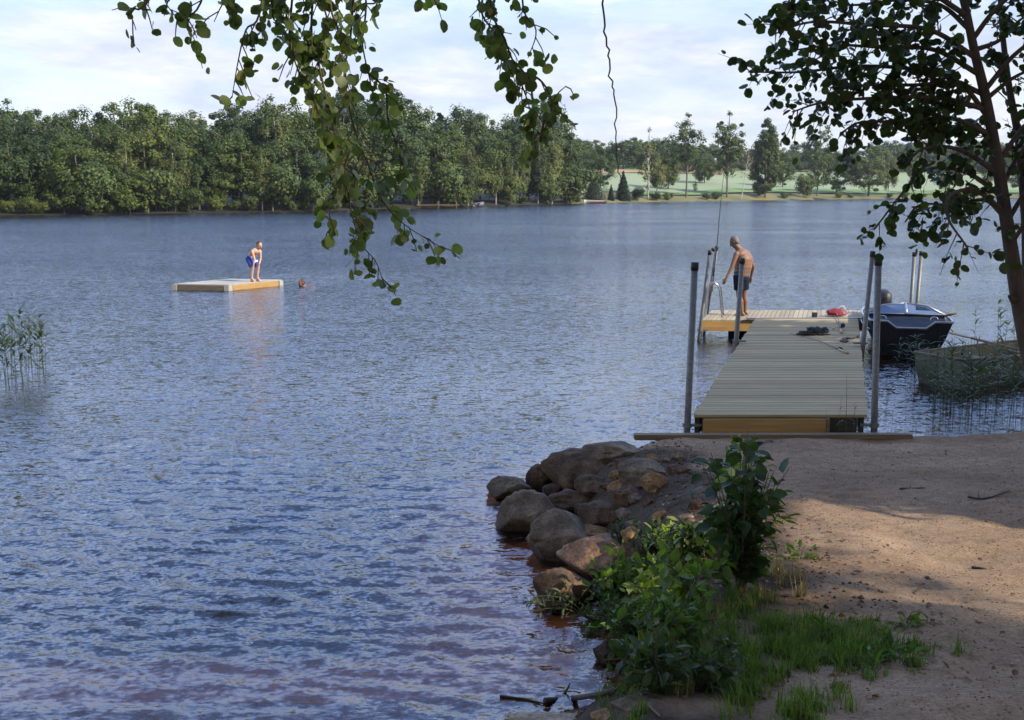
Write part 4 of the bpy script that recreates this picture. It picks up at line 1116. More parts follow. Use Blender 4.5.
def hand(bm, w, d, side, curl, k=1.0):
    """palm and five fingers from the wrist w along d; `side` points to the thumb, `curl` the way the fingers close"""
    d = Vector(d).normalized(); side = (Vector(side) - d * Vector(side).dot(d)).normalized(); cu = Vector(curl).normalized()
    pc = Vector(w) + d * .05 * k
    m3 = Matrix((d, side, d.cross(side))).transposed()
    ell(bm, pc, (.052 * k, .042 * k, .017 * k), m3)
    for i, L in enumerate((.070, .080, .076, .060)):
        s0 = Vector(w) + d * .088 * k + side * (.030 - .020 * i) * k
        m_ = s0 + (d * .8 + cu * .35).normalized() * L * .5 * k
        bone(bm, s0 - d * .02 * k, .010 * k, m_, .009 * k); bone(bm, m_, .009 * k, m_ + (d * .45 + cu * .8).normalized() * L * .5 * k, .0075 * k)
    t0 = Vector(w) + d * .03 * k + side * .032 * k
    t1 = t0 + (d * .6 + side * .75).normalized() * .035 * k
    bone(bm, t0, .013 * k, t1, .011 * k); bone(bm, t1, .011 * k, t1 + (d * .9 + side * .15 + cu * .3).normalized() * .032 * k, .009 * k)
def foot(bm, ankle, fwd, k=1.0, zf=0.0):
    f = Vector(fwd).normalized(); s = Vector((-f.y, f.x, 0)); a_ = Vector(ankle)
    heel = Vector((a_.x, a_.y, zf)) - f * .045 * k
    ball = Vector((a_.x, a_.y, zf)) + f * .13 * k
    bone(bm, a_, .036 * k, heel + Vector((0, 0, .032 * k)), .032 * k)
    bone(bm, a_ + f * .02 * k, .036 * k, ball + Vector((0, 0, .026 * k)), .027 * k)
    bone(bm, heel + Vector((0, 0, .03 * k)), .03 * k, ball + Vector((0, 0, .024 * k)), .026 * k)
    for i in range(5):
        o_ = s * (-.034 + .017 * i) * k
        bone(bm, ball + o_ + Vector((0, 0, .02 * k)), .013 * k, ball + o_ + f * (.052 - .004 * i) * k + Vector((0, 0, .013 * k)), .0105 * k)

# --- man on the platform: 3/4 back view, walking left, looking down
YB = 23.85
root = empty('person', P(742, 317, ZP), 0, 'grey-haired man in dark swim shorts standing on the platform looking down', 'person')
O = root.location.copy()
q = lambda px, py, dy=0.0: Q(px, py, YB + dy) - O
F_ = Vector((-.80, .60, 0)); S_ = Vector((-.60, -.80, 0))      # facing, his left
bm = bmesh.new()
hc = q(734.3, 242.3, .03); hrot = facing((-.9, .45, 0), R(32))
head(bm, hc, hrot, 1.0)
bone(bm, q(736.4, 246.0), .062, q(740.6, 250.8), .085)
tor = Matrix((F_, S_, Vector((0, 0, 1)))).transposed() @ Matrix.Rotation(R(16), 3, 'Y')
ell(bm, q(742.0, 254.6), (.150, .24, .13), tor)
ell(bm, q(744.0, 260.0), (.185, .232, .17), tor)
ell(bm, q(743.6, 263.6), (.188, .226, .15), tor)
ell(bm, q(742.6, 270.5), (.182, .212, .13), tor)
ell(bm, q(743.2, 267.0), (.19, .22, .155), tor)
ell(bm, q(741.8, 273.5), (.165, .205, .14), tor)
LS, RS = q(740.5, 253.6) + S_ * .20, q(744.0, 254.2) - S_ * .19
LE, LW = q(731.5, 268, -.22), q(726.2, 278.3, -.26)
RE, RW = q(753.3, 266.5, .20), q(751.0, 277.5, .30)
bone(bm, LS, .062, LE, .044); bone(bm, LE, .043, LW, .029)
bone(bm, RS, .062, RE, .044); bone(bm, RE, .043, RW, .029)
hand(bm, LW, LW - LE, F_, -S_ + F_ * .3); hand(bm, RW, RW - RE, F_, S_)
LH, RH = q(740.2, 277, 0) + S_ * .085, q(742.2, 277, 0) - S_ * .085
LK, RK = q(739.2, 296.5, -.05), q(744.0, 296, .10)
LA, RA = q(742.0, 312.8, -.05), q(745.0, 311.5, .16)
for h_, k_, a_ in ((LH, LK, LA), (RH, RK, RA)):
    bone(bm, h_, .098, k_, .058)
    cm = k_.lerp(a_, .30) - F_ * .018
    bone(bm, k_, .056, cm, .057); bone(bm, cm, .057, a_, .036)
    foot(bm, a_, F_ * .9 + Vector((-.3, -.1, 0)), 1.0, .004)
body = remesh('body', bm, .0075, 'skin', root, 14)
bm = bmesh.new()
ell(bm, hc + hrot @ Vector((-.028, 0, .045)), (.098, .083, .092), hrot)
ell(bm, hc + hrot @ Vector((-.05, 0, -.0)), (.065, .080, .08), hrot)
remesh('hair', bm, .008, 'greyhair', root, 3)
for s in (-1, 1):
    bm = bmesh.new(); ell(bm, hc + hrot @ Vector((.088, s * .031, .008)), (.010, .014, .009), hrot, 2)
    me = bpy.data.meshes.new('eye'); bm.to_mesh(me); bm.free(); me.materials.append(M['blackcap']); link_mesh('eye', me, root, True)
bm = bmesh.new()
ell(bm, q(741.7, 274.2), (.162, .202, .10), tor); ell(bm, q(741.2, 278.5), (.16, .20, .11), tor)
for h_, k_ in ((LH, LK), (RH, RK)):
    hem = h_.lerp(k_, .66)
    p0, d = h_ + Vector((0, 0, .04)), None
    d = hem - p0; mm = Matrix.Translation((p0 + hem) / 2) @ d.to_track_quat('Z', 'Y').to_matrix().to_4x4()
    bmesh.ops.create_cone(bm, cap_ends=True, segments=20, radius1=.118, radius2=.108, depth=d.length, matrix=mm)
sh = remesh('swim_shorts', bm, .010, 'navy', root, 3)
bm = bmesh.new(); bmesh.ops.create_cone(bm, cap_ends=False, segments=28, radius1=1, radius2=1, depth=.05, matrix=Matrix.Translation(q(741.9, 271.8)) @ tor.to_4x4() @ Matrix.Diagonal((.168, .206, 1, 1)))
me = bpy.data.meshes.new('waistband'); bm.to_mesh(me); bm.free(); me.materials.append(M['paleband']); link_mesh('waistband', me, sh, True)

# --- boy on the raft: bent forward, hands on his knees
YB = 35.55
root = empty('person', Q(255, 280, YB), 0, 'boy in blue swim shorts on the raft bending with hands on knees', 'person')
O = root.location.copy(); O.z = .195; root.location.z = .195
q = lambda px, py, dy=0.0: Q(px, py, YB + dy) - O
F_ = Vector((.80, -.60, 0)); S_ = Vector((.60, .80, 0))
bm = bmesh.new()
hc = q(259.3, 245.3, -.1); hrot = facing((.75, -.66, 0), R(22))
head(bm, hc, hrot, .98)
bone(bm, q(258.0, 247.8, -.08), .048, q(256.2, 250.2, -.04), .058)
tor = Matrix((F_, S_, Vector((0, 0, 1)))).transposed() @ Matrix.Rotation(R(50), 3, 'Y')
ell(bm, q(255.6, 251.3, -.04), (.105, .165, .13), tor)
ell(bm, q(253.6, 253.6, 0), (.10, .145, .15), tor)
ell(bm, q(251.4, 256.6, .03), (.105, .142, .14), tor)
RS, LS = q(256.2, 251.2, -.06) - S_ * .165, q(256.2, 251.2, -.02) + S_ * .165
RK, LK = q(252.6, 268.0, -.18), q(258.4, 267.2, .02)
RE, LE = q(254.6, 259.5, -.22), q(260.6, 259.0, .10)
RW, LW = q(253.3, 265.2, -.25), q(259.2, 264.4, -.03)
for s_, e_, w_ in ((RS, RE, RW), (LS, LE, LW)):
    bone(bm, s_, .046, e_, .034); bone(bm, e_, .034, w_, .024)
hand(bm, RW, RK - RW + Vector((.02, 0, -.04)), S_, -F_, .85); hand(bm, LW, LK - LW + Vector((0, 0, -.04)), -S_, -F_, .85)
RH, LH = q(250.8, 258.8, .02) - S_ * .075, q(250.8, 258.8, .02) + S_ * .075
RA, LA = q(251.8, 278.3, -.12), q(257.4, 278.0, .06)
for h_, k_, a_ in ((RH, RK, RA), (LH, LK, LA)):
    bone(bm, h_, .085, k_, .05); cm = k_.lerp(a_, .3) - F_ * .015
    bone(bm, k_, .049, cm, .048); bone(bm, cm, .048, a_, .031)
    foot(bm, a_, F_, .92, .004)
remesh('body', bm, .008, 'skin2', root)
bm = bmesh.new()
ell(bm, hc + hrot @ Vector((-.03, 0, .045)), (.095, .08, .09), hrot); ell(bm, hc + hrot @ Vector((-.05, 0, .0)), (.06, .078, .075), hrot)
remesh('hair', bm, .008, 'brownhair', root, 3)
for s in (-1, 1):
    bm = bmesh.new(); ell(bm, hc + hrot @ Vector((.088, s * .031, .008)), (.010, .014, .009), hrot, 2)
    me = bpy.data.meshes.new('eye'); bm.to_mesh(me); bm.free(); me.materials.append(M['blackcap']); link_mesh('eye', me, root, True)
bm = bmesh.new()
ell(bm, q(250.9, 257.6, .03), (.118, .158, .115), tor)
for h_, k_ in ((RH, RK), (LH, LK)):
    hem = h_.lerp(k_, .84); d = hem - h_
    bmesh.ops.create_cone(bm, cap_ends=True, segments=20, radius1=.108, radius2=.092, depth=d.length, matrix=Matrix.Translation((h_ + hem) / 2) @ d.to_track_quat('Z', 'Y').to_matrix().to_4x4())
    ell(bm, h_, (.108,) * 3)
sh = remesh('swim_shorts', bm, .010, 'blue', root, 3)
bm = bmesh.new(); mid_ = LH.lerp(LK, .45); d = LK - LH
bmesh.ops.create_cone(bm, cap_ends=False, segments=20, radius1=.109, radius2=.105, depth=.055, matrix=Matrix.Translation(mid_) @ d.to_track_quat('Z', 'Y').to_matrix().to_4x4())
me = bpy.data.meshes.new('white_panel'); bm.to_mesh(me); bm.free(); me.materials.append(M['whitecloth']); link_mesh('white_panel', me, sh, True)

# --- swimmer beside the raft: head and one shoulder above the water
c_ = P(301.5, 286, 0)
root = empty('person', c_, 0, 'swimmer with only head and shoulder above the water right of the raft', 'person')
bm = bmesh.new(); hrot = facing((-.8, -.5, 0), R(-8)); hc = Vector((0, 0, .10))
head(bm, hc, hrot, 1.0)
bone(bm, (.03, .02, .02), .055, (.10, .06, -.05), .07)
ell(bm, (.24, .12, -.09), (.22, .15, .12), Matrix.Rotation(R(25), 3, 'Z'))
ell(bm, (.62, .30, -.17), (.30, .14, .11), Matrix.Rotation(R(25), 3, 'Z'))
bone(bm, (.16, -.02, -.05), .055, (.40, -.12, .0), .045); bone(bm, (.40, -.12, .0), .042, (.24, -.32, -.10), .03)
hand(bm, (.24, -.32, -.10), (-.6, -.6, -.2), (0, 0, 1), (-.3, .4, -.6))
bone(bm, (.2, .28, -.1), .05, (-.05, .42, -.16), .04); bone(bm, (-.05, .42, -.16), .04, (-.28, .3, -.18), .03)
hand(bm, (-.28, .3, -.18), (-1, -.2, 0), (0, 0, 1), (0, 0, -1))
for s in (-1, 1):
    bone(bm, (.85, .40 + s * .09, -.22), .09, (1.25, .60 + s * .12, -.38), .055); bone(bm, (1.25, .60 + s * .12, -.38), .05, (1.62, .74 + s * .1, -.46), .035)
remesh('body', bm, .009, 'skin', root)
bm = bmesh.new(); ell(bm, hc + hrot @ Vector((-.03, 0, .045)), (.10, .083, .09), hrot); ell(bm, hc + hrot @ Vector((-.05, 0, -.01)), (.065, .08, .08), hrot)
remesh('hair', bm, .009, 'brownhair', root, 3)
for s in (-1, 1):
    bm = bmesh.new(); ell(bm, hc + hrot @ Vector((.088, s * .031, .008)), (.010, .014, .009), hrot, 2)
    me = bpy.data.meshes.new('eye'); bm.to_mesh(me); bm.free(); me.materials.append(M['blackcap']); link_mesh('eye', me, root, True)

# ------------------------------------------------------------------ rocks of the bank, one by one
def rock(px, py, w, h, label, m, seed, depth=None, zbase=None, rz=0.0, amp=.26, flat=0.76):
    """px, py: middle of the stone's lower edge in the photograph; w, h its size there"""
    zb = 0.0 if zbase is None else zbase
    if zbase is None:                                  # find where the sight line meets bank or water
        dd = ray(px, py); t_ = 3.0
        while t_ < 40:
            p_ = Vector((0, 0, CAM_H)) + dd * t_
            if p_.z <= max(0, ground_z(p_.x, p_.y)): break
            t_ += .02
    else: p_ = P(px, py, zb)
    sc = p_.y / FPX; W, H = w * sc * 1.10, h * sc * .86
    D = depth or W * .8
    bm = bmesh.new(); bmesh.ops.create_icosphere(bm, subdivisions=5, radius=1)
    off = Vector((seed * 3.17, seed * 1.31, seed * 2.7))
    for v in bm.verts:
        n_ = v.co.normalized()
        k = 1 + amp * mnoise.fractal(n_ * 1.1 + off, 1.0, 2.0, 3) + amp * .30 * mnoise.fractal(n_ * 4 + off, 1.0, 2.0, 4)
        # cut facets
        for j in range(9):
            fn = Vector((math.sin(seed * 5 + j * 2.1), math.cos(seed * 3 + j * 1.7), .2 + .6 * math.sin(j * 1.3 + seed))).normalized()
            dd_ = n_.dot(fn) * k
            if dd_ > flat: k *= 1 - .92 * (dd_ - flat) / max(dd_, .01)
        v.co = Vector((n_.x * W * .54, n_.y * D * .54, n_.z * H * .62)) * k
    me = bpy.data.meshes.new('rock'); bm.to_mesh(me); bm.free(); me.materials.append(M[m])
    o_ = link_mesh('rock', me, None, True)
    o_.location = (p_.x, p_.y + D * .35, p_.z + H * .27); o_.rotation_euler = (0, 0, rz)
    tag(o_, label, 'rock', 'rocks along the edge of the bank')
    return o_
rock(508, 498, 40, 28, 'smooth greyish rock farthest left in the water', 'rockgrey', 1, flat=.8)
rock(541, 488, 32, 28, 'dark brown stone between the leftmost rock and the big brown one', 'rockbrown', 2)
rock(582, 486, 76, 40, 'largest dark brown boulder near the top of the rock pile', 'rockbrown', 3)
rock(611, 462, 58, 24, 'flat grey rock at the back below the beam end', 'rockgrey', 4)
rock(600, 464, 34, 20, 'small tan rock wedged above the big brown boulder', 'rocktan', 5, zbase=.30)
rock(594, 494, 38, 22, 'dark angular stone under the big brown boulder', 'rockbrown', 6)
rock(642, 480, 46, 24, 'pale grey rounded stone at the top right of the pile', 'rockgrey', 7, flat=.8)
rock(655, 490, 26, 22, 'small brown stone in the earth right of the pile', 'rocktan', 8)
rock(636, 492, 26, 18, 'small dull brown stone half buried in the slope', 'rockbrown', 9)
rock(527, 532, 62, 50, 'light grey fissured boulder at the water on the left', 'rockgrey', 10)
rock(574, 513, 54, 26, 'brown slab above the grey boulders', 'rockbrown', 11)
rock(561, 560, 66, 58, 'big grey sloping boulder in the middle of the pile at the water', 'rockgrey', 12)
rock(604, 528, 50, 32, 'dark stone in the slope behind the grey boulders', 'rockbrown', 13)
rock(594, 548, 46, 28, 'tan sunlit stone below the dark slope', 'rocktan', 14, flat=.8)
rock(602, 574, 78, 44, 'reddish sloping rock above the lowest brown boulder', 'rockpink', 15)
rock(563, 606, 56, 46, 'rounded dark brown boulder lowest by the willow sprays', 'rockbrown', 16, flat=.8)
rock(628, 505, 36, 22, 'middle-sized brown stone high on the slope', 'rockbrown', 17)
rock(640, 560, 30, 24, 'brown stone nearly covered by sapling leaves', 'rockbrown', 18)
rock(556, 727, 92, 9, 'long pale flat stone at the water edge in front', 'rockpale', 19, flat=.8, depth=.16)
rock(604, 722, 26, 11, 'small pale stone beside the long flat one', 'rocktan', 20, flat=.8, depth=.10)
rock(642, 712, 60, 9, 'pale grey stone slab in the mud behind the flat ones', 'rockgrey', 21, flat=.8, depth=.14)
rock(610, 664, 30, 26, 'dark wet stone under the overhanging shrubs', 'rockbrown', 22)
rock(628, 690, 34, 22, 'dark muddy stone by the driftwood', 'rockbrown', 23)

for i, (px, py, w, h) in enumerate([(553, 497, 22, 18), (566, 503, 20, 13), (583, 515, 18, 14), (618, 492, 20, 14), (624, 468, 18, 12), (588, 536, 22, 16), (616, 520, 16, 11), (632, 540, 20, 15), (648, 505, 14, 10), (575, 590, 16, 13), (585, 600, 20, 15), (600, 598, 22, 18), (652, 470, 14, 9), (664, 462, 12, 8), (626, 455, 18, 10), (615, 578, 24, 18)]):
    rock(px, py, w, h, 'small stone filling a gap of the dark rock pile', ['rockbrown', 'rockgrey', 'rockbrown', 'rocktan'][i % 4], 40 + i)
for i in range(22):
    px, py = rng.uniform(600, 700), rng.uniform(458, 560)
    rock(px, py, rng.uniform(9, 22), rng.uniform(6, 13), 'small stone half sunk in the dark earth slope above the rocks', ['rockbrown', 'rockgrey', 'rocktan', 'rockbrown'][i % 4], 70 + i)
# ------------------------------------------------------------------ alder on the right bank
def tree_leaves(name, pos, al, L, W, m, parent, tpl=ROUND, flutter=.8, down=.0):
    n = len(pos); pos = np.array(pos); al = np.array(al)
    al = unit(al + rng.normal(size=(n, 3)) * .45 + np.array([0, 0, -down]))
    nr = unit(np.array([0, 0, 1.0]) + rng.normal(size=(n, 3)) * flutter)
    Ls = L * rng.uniform(.5, 1.35, n)
    V, F = leaf_arrays(pos, al, nr, Ls, Ls * W, tpl)
    return link_mesh(name, np_mesh(name, V, F, m), parent, True)
def bough(mb, pts, r0, r1, lp, la, step, tl, nl, droop, up0=.1):
    """a limb with side twigs; leaf places go to lp (points) and la (directions)"""
    sp_ = spline(pts, 6)
    mb.tube(sp_, list(np.linspace(r0, r1, len(sp_))), 6)
    acc = 0.0
    for i in range(1, len(sp_)):
        seg = sp_[i] - sp_[i - 1]; acc += seg.length
        while acc > step:
            acc -= step
            if i / len(sp_) < up0: continue
            d = seg.normalized()
            rd = Vector(rng.normal(size=3)); td = (d * .55 + (rd - d * rd.dot(d)).normalized() * .9 + Vector((0, 0, -droop))).normalized()
            ln = tl * rng.uniform(.5, 1.35)
            p0 = sp_[i - 1].lerp(sp_[i], rng.random()); p1 = p0 + td * ln * .5; p2 = p1 + (td + Vector((0, 0, -droop * .9))).normalized() * ln * .5
            mb.tube([p0, p1, p2], [r1 * .8 + .0015, .0028, .0016], 4, False)
            for k in range(int(nl * rng.uniform(.6, 1.4))):
                s = rng.uniform(.15, 1.05)
                q_ = p0.lerp(p1, s * 2) if s < .5 else p1.lerp(p2, s * 2 - 1)
                lp.append(q_ + Vector(rng.normal(size=3)) * .012); la.append(td + Vector(rng.normal(size=3)) * .7)
AY = 9.0
tr_px = [(1062, 492), (1040, 400), (1021, 312), (1008, 230), (997, 160), (985, 95), (972, 40), (958, -40), (948, -150), (940, -300)]
tb_ = [Q(a_, b_, AY) for a_, b_ in tr_px]
abase = Vector((tb_[0].x, AY, ground_z(tb_[0].x, AY)))
tb_ = [abase + Vector((.02, 0, -.1))] + tb_[1:]
e = empty('alder_tree', abase, 0, 'dark leafy alder with slanting trunk at the right on the bank', 'tree')
rel = lambda pts: [p_ - abase for p_ in pts]
b = MB(); sp_ = spline(rel(tb_), 6)
rads = np.interp(np.linspace(0, 1, len(sp_)), [0, .12, .35, .6, 1], [.10, .078, .052, .038, .012])
b.tube(sp_, [float(v) for v in rads], 14)
b.tube(rel([Q(1016, 300, AY), Q(1009, 296, AY - .09)]), [.05, .012], 7)       # stub of a lost branch
b.build('trunk', 'bark', e, True)
st2 = spline(rel([Q(1024, 310, AY + .05), Q(1027, 250, AY + .3), Q(1020, 150, AY + .5), Q(1008, 80, AY + .6), Q(1000, 0, AY + .7), Q(996, -120, AY + .8)]), 6)
MB().tube(st2, list(np.linspace(.05, .012, len(st2))), 9).build('side_stem', 'bark', e, True)
lp, la = [], []; mb = MB()
boughs = [
 [(976, 58), (930, 30), (870, 25), (812, 22), (774, 34)], [(985, 95), (930, 72), (860, 66), (800, 72), (748, 72)],
 [(988, 110), (940, 98), (880, 98), (825, 102), (792, 112)], [(992, 135), (950, 118), (910, 122), (862, 122), (842, 132)],
 [(1000, 195), (965, 172), (925, 170), (900, 196), (874, 230)], [(1002, 210), (975, 190), (950, 196), (948, 218), (968, 248)],
 [(966, 15), (920, -12), (860, -22), (800, -12), (786, 8)], [(1000, 175), (960, 150), (925, 148), (905, 165)],
 [(980, 75), (935, 50), (890, 48), (835, 45), (795, 50)], [(990, 120), (960, 85), (915, 85), (870, 85), (830, 88)],
 [(970, 30), (940, 5), (900, 0), (850, 5), (820, -5)], [(995, 150), (970, 120), (940, 135), (905, 105)],
 [(1003, 215), (985, 200), (955, 205), (920, 205), (905, 222)], [(968, 20), (950, -25), (905, -40), (850, -50)],
 [(996, 165), (1030, 120), (1075, 90), (1120, 95)], [(985, 90), (1020, 50), (1075, 20), (1130, 30)], [(1005, 225), (1032, 185), (1065, 175), (1110, 190)],
 [(972, 40), (1000, 5), (1050, -30), (1110, -30)], [(1000, 190), (1022, 150), (1040, 140), (1090, 150)],
 [(1010, 245), (1030, 220), (1050, 225), (1080, 240)], [(985, 100), (1010, 80), (1030, 70), (1060, 60)], [(975, 50), (1000, 40), (1020, 20), (1040, 10)],
 [(955, -50), (900, -110), (830, -140), (760, -130)], [(950, -100), (1010, -160), (1090, -190), (1170, -180)], [(945, -180), (880, -250), (800, -280)], [(942, -250), (1000, -330), (1080, -350)]]
for bi, pts in enumerate(boughs):
    dy = [0, 0] + [rng.uniform(-1, 1) * .9] * (len(pts) - 2)
    dd = rng.uniform(-.9, .9)
    P3 = rel([Q(a_, b_, AY + dd * i / (len(pts) - 1)) for i, (a_, b_) in enumerate(pts)])
    bough(mb, P3, .022, .006, lp, la, (.07 if bi in (4, 5, 12) else .043) if bi < 13 else .062, .28, 8, .35, .12)
mb.build('branches', 'twig', e, True)
tree_leaves('leaves', lp, la, .072, .90, 'alderleaf', e, ROUND, .8, .25)
print('alder leaves', len(lp))

# ------------------------------------------------------------------ aspen: limb over the picture, twigs hanging into it
tx, ty = -3.0, 3.0
abase = Vector((tx, ty, ground_z(tx, ty)))
e = empty('aspen_tree', abase, 0, 'aspen whose thin leafy branches hang into the top of the picture', 'tree')
rel = lambda pts: [Vector(p_) - abase for p_ in pts]
b = MB(); sp_ = spline(rel([(tx, ty, abase.z - .15), (tx + .1, ty, 2.2), (tx + .15, ty + .1, 3.6), (tx + .1, ty, 6), (tx, ty, 9)]), 6)
b.tube(sp_, list(np.linspace(.17, .05, len(sp_))), 12).build('trunk', 'greybark', e, True)
lm = [(tx + .15, ty + .1, 3.7), (-2.2, 3.9, 4.45), (-1.4, 4.5, 4.62), (-.5, 4.7, 4.66), (.25, 4.75, 4.62), (.75, 4.8, 4.52)]
sp_ = spline(rel(lm), 8); MB().tube(sp_, list(np.linspace(.055, .010, len(sp_))), 9).build('limb', 'bark', e, True)
lp, la = [], []; mb = MB()
hang = [  # (photo points, distance, twig spacing, leaves per twig)
 ([(322, -60), (312, 10), (318, 60), (334, 130), (345, 175), (352, 215), (362, 244), (376, 262), (384, 284)], 4.5, .05, 3.4),
 ([(352, -60), (352, 20), (345, 70), (352, 120), (368, 165), (382, 200), (405, 225), (446, 250)], 4.75, .055, 3.2),
 ([(300, -60), (292, 0), (290, 40), (300, 75), (318, 110), (326, 150)], 4.4, .045, 4.0),
 ([(268, -60), (262, 0), (246, 30), (238, 62), (232, 98)], 4.3, .055, 3.0),
 ([(225, -60), (205, -10), (188, 18), (196, 44)], 4.3, .06, 3.2),
 ([(160, -60), (150, -10), (132, 10), (136, 30)], 4.25, .06, 3.2),
 ([(335, -60), (330, -10), (338, 30), (345, 70), (350, 95)], 4.35, .045, 4.0),
 ([(280, -60), (272, -5), (278, 25), (305, 60)], 4.55, .045, 4.0),
 ([(370, -60), (366, 0), (362, 40), (372, 90), (378, 130)], 4.9, .055, 3.0),
 ([(398, -60), (385, -15), (360, 5), (345, 20)], 4.6, .06, 3.0),
 ([(495, -60), (490, -5), (505, 40), (520, 80), (530, 110), (536, 150)], 4.6, .04, 3.6),
 ([(470, -60), (478, -5), (492, 30), (505, 60), (520, 90)], 4.7, .045, 3.4),
 ([(525, -60), (522, -5), (536, 30), (528, 58)], 4.75, .06, 3.0),
 ([(540, 142), (545, 118), (556, 96), (566, 86)], 4.6, .06, 3.0),
 ([(430, -60), (425, -20), (440, -3)], 4.6, .06, 3.0),
 ([(350, 150), (340, 180), (330, 210), (333, 238)], 4.5, .05, 3.2),
 ([(365, 160), (355, 185), (360, 215), (352, 240)], 4.6, .055, 3.2),
 ([(310, -60), (322, -5), (330, 25), (318, 55)], 4.5, .045, 4.0), ([(245, -60), (235, -15), (222, 5), (214, 22)], 4.4, .055, 3.4),
 ([(290, -60), (285, 5), (298, 45), (322, 90), (330, 120)], 4.65, .045, 4.0), ([(180, -60), (172, -15), (165, 0), (178, 20)], 4.35, .06, 3.2),
 ([(365, 70), (385, 90), (388, 120), (398, 150), (402, 180)], 4.85, .055, 3.2), ([(515, 70), (540, 80), (552, 104), (545, 130)], 4.6, .05, 3.4)]
lsp = spline(lm, 8)
for pts, Y_, st, nl in hang:
    P3 = [Q(a_, b_, Y_) for a_, b_ in pts]
    if pts[0][1] < -40:                                # join the limb above
        P3[0] = min(lsp, key=lambda v: abs(v.x - P3[0].x)).copy()
    P3 = rel(P3)
    sp2 = spline(P3, 6)
    bough(mb, P3, .0058, .0016, lp, la, st * .82, .10, nl * 1.25, .5, .10)
mb.build('branches', 'twig', e, True)
tree_leaves('leaves', lp, la, .043, 1.0, 'aspenleaf', e, ROUND, 1.1, .5)
print('aspen leaves', len(lp))
bt = [min(lsp, key=lambda v: abs(v.x - .38)).copy()] + [Q(a_, b_, 4.7) for a_, b_ in [(603, -20), (604, 25), (609, 55), (610, 75), (615, 95), (616, 130), (617, 160), (622, 186)]]
sp_ = spline(rel(bt), 5)
sp_ = [p_ + Vector(rng.normal(size=3)) * .0035 for p_ in sp_]
MB().tube(sp_, list(np.linspace(.0046, .0022, len(sp_))), 6).build('bare_twig', 'twig', e, True)
# the rest of its crown, over the water and above the frame
lp, la = [], []; mb = MB()
for k in range(12):
    a_ = k * 2.4; z0 = 4.6 + k * .35
    p0 = Vector((tx, ty, z0)); d = Vector((math.cos(a_), math.sin(a_), .55)); L = 2.4 - k * .1
    if d.x > .2: d.x *= .4
    bough(mb, rel([p0, p0 + d * L * .5, p0 + d * L + Vector((0, 0, -.3))]), .03, .006, lp, la, .1, .3, 6, .3, .2)
mb.build('upper_branches', 'twig', e, True)
tree_leaves('upper_leaves', lp, la, .06, .98, 'aspenleaf', e, ROUND, 1.1, .5)

# ------------------------------------------------------------------ trees right of the picture that shade the path and the walkway
C, Rr = blob(90, 0.33, 0.20, 1.0, 0.085, hollow=.2)
make_proto('shade', 'alder_tree', 'fol_mid', 'bark', C, Rr, 150, 0.018, 0.85, 0.018)
make_proto('dense', 'alder_tree', 'fol_mid', 'bark', C, Rr, 290, 0.019, 0.85, 0.018)
C, Rr = blob(100, 0.33, 0.50, 1.0, 0.085, hollow=.2)
make_proto('sky_block_canopy', 'alder_tree', 'fol_mid', 'bark', C, Rr, 340, 0.018, 0.85, 0.016)
SHG = 'trees on the bank behind and beside the photographer'
for k_, x, y, h, wd in (('shade', 10.2, -1.9, 10.5, .9), ('shade', 13.5, -4.0, 12.0, .9), ('dense', 10.2, 7.4, 11.0, .92), ('dense', 13.8, 6.6, 12.5, .8), ('dense', 13.2, 12.0, 11.5, .95), ('dense', 13.0, 16.2, 8.2, 1.0),
                        ('sky_block_canopy', 1.5, -2.5, 12.5, 1.0), ('sky_block_canopy', -1.8, -1.2, 12.0, 1.0), ('shade', 4.6, -6.0, 12.0, 1.1), ('shade', -4.5, -3.0, 11.0, 1.0)):  # unseen trees behind the camera, added to hold back overhead skylight
    put(k_, x, y, h, 'unseen leafy alder on the bank behind and beside the photographer', group=SHG, wide=wd)

# ------------------------------------------------------------------ shrubs and grass of the slope
def leafy(name, base, stems, leafL, leafW, m, label, cat='shrub', nleaf=16, tpl=POINTED, stemr=.006, flutter=.6, group=None):
    e = empty(name, base, 0, label, cat, group); mb = MB(); lp, la = [], []
    for d, L, bend in stems:
        d = Vector(d).normalized(); p1 = d * L * .5; p2 = p1 + (d + Vector((0, 0, -bend))).normalized() * L * .5
        sp_ = spline([Vector((0, 0, -.05)), p1, p2], 6)
        mb.tube(sp_, list(np.linspace(stemr, stemr * .3, len(sp_))), 5)
        for k in range(nleaf):
            s = rng.uniform(.18, 1.0); i = min(len(sp_) - 2, int(s * (len(sp_) - 1)))
            t_ = (sp_[i + 1] - sp_[i]).normalized(); rd = Vector(rng.normal(size=3)); sd_ = (rd - t_ * rd.dot(t_)).normalized()
            q_ = sp_[i] + sd_ * leafL * rng.uniform(.1, .8)
            mb.tube([sp_[i], q_], [.0018, .001], 3, False)
            lp.append(q_); la.append(sd_ + t_ * .5)
    mb.build('stems', 'stem', e, True)
    tree_leaves('leaves', lp, la, leafL, leafW, m, e, tpl, flutter, .15)
    return e
def at_px(px, py):
    dd = ray(px, py); t_ = 3.0
    while t_ < 40:
        p_ = Vector((0, 0, CAM_H)) + dd * t_
        if p_.z <= max(0, ground_z(p_.x, p_.y)): break
        t_ += .02
    p_.z = ground_z(p_.x, p_.y); return p_
def fan(n, L, spread, up=1.0, lean=(0, 0), bend=.3):
    out = []
    for i in range(n):
        a_ = rng.uniform(0, 6.28); s = spread * math.sqrt(rng.random())
        out.append(((math.cos(a_) * s + lean[0], math.sin(a_) * s + lean[1], up), L * rng.uniform(.6, 1.12), bend * rng.uniform(.3, 1.5)))
    return out
leafy('hazel_shrub', at_px(740, 590), fan(26, .80, .28, 1, (.0, 0), .4), .078, .78, 'shrubdark', 'tall dark big-leaved shrub between slope and path before the walkway', nleaf=20)
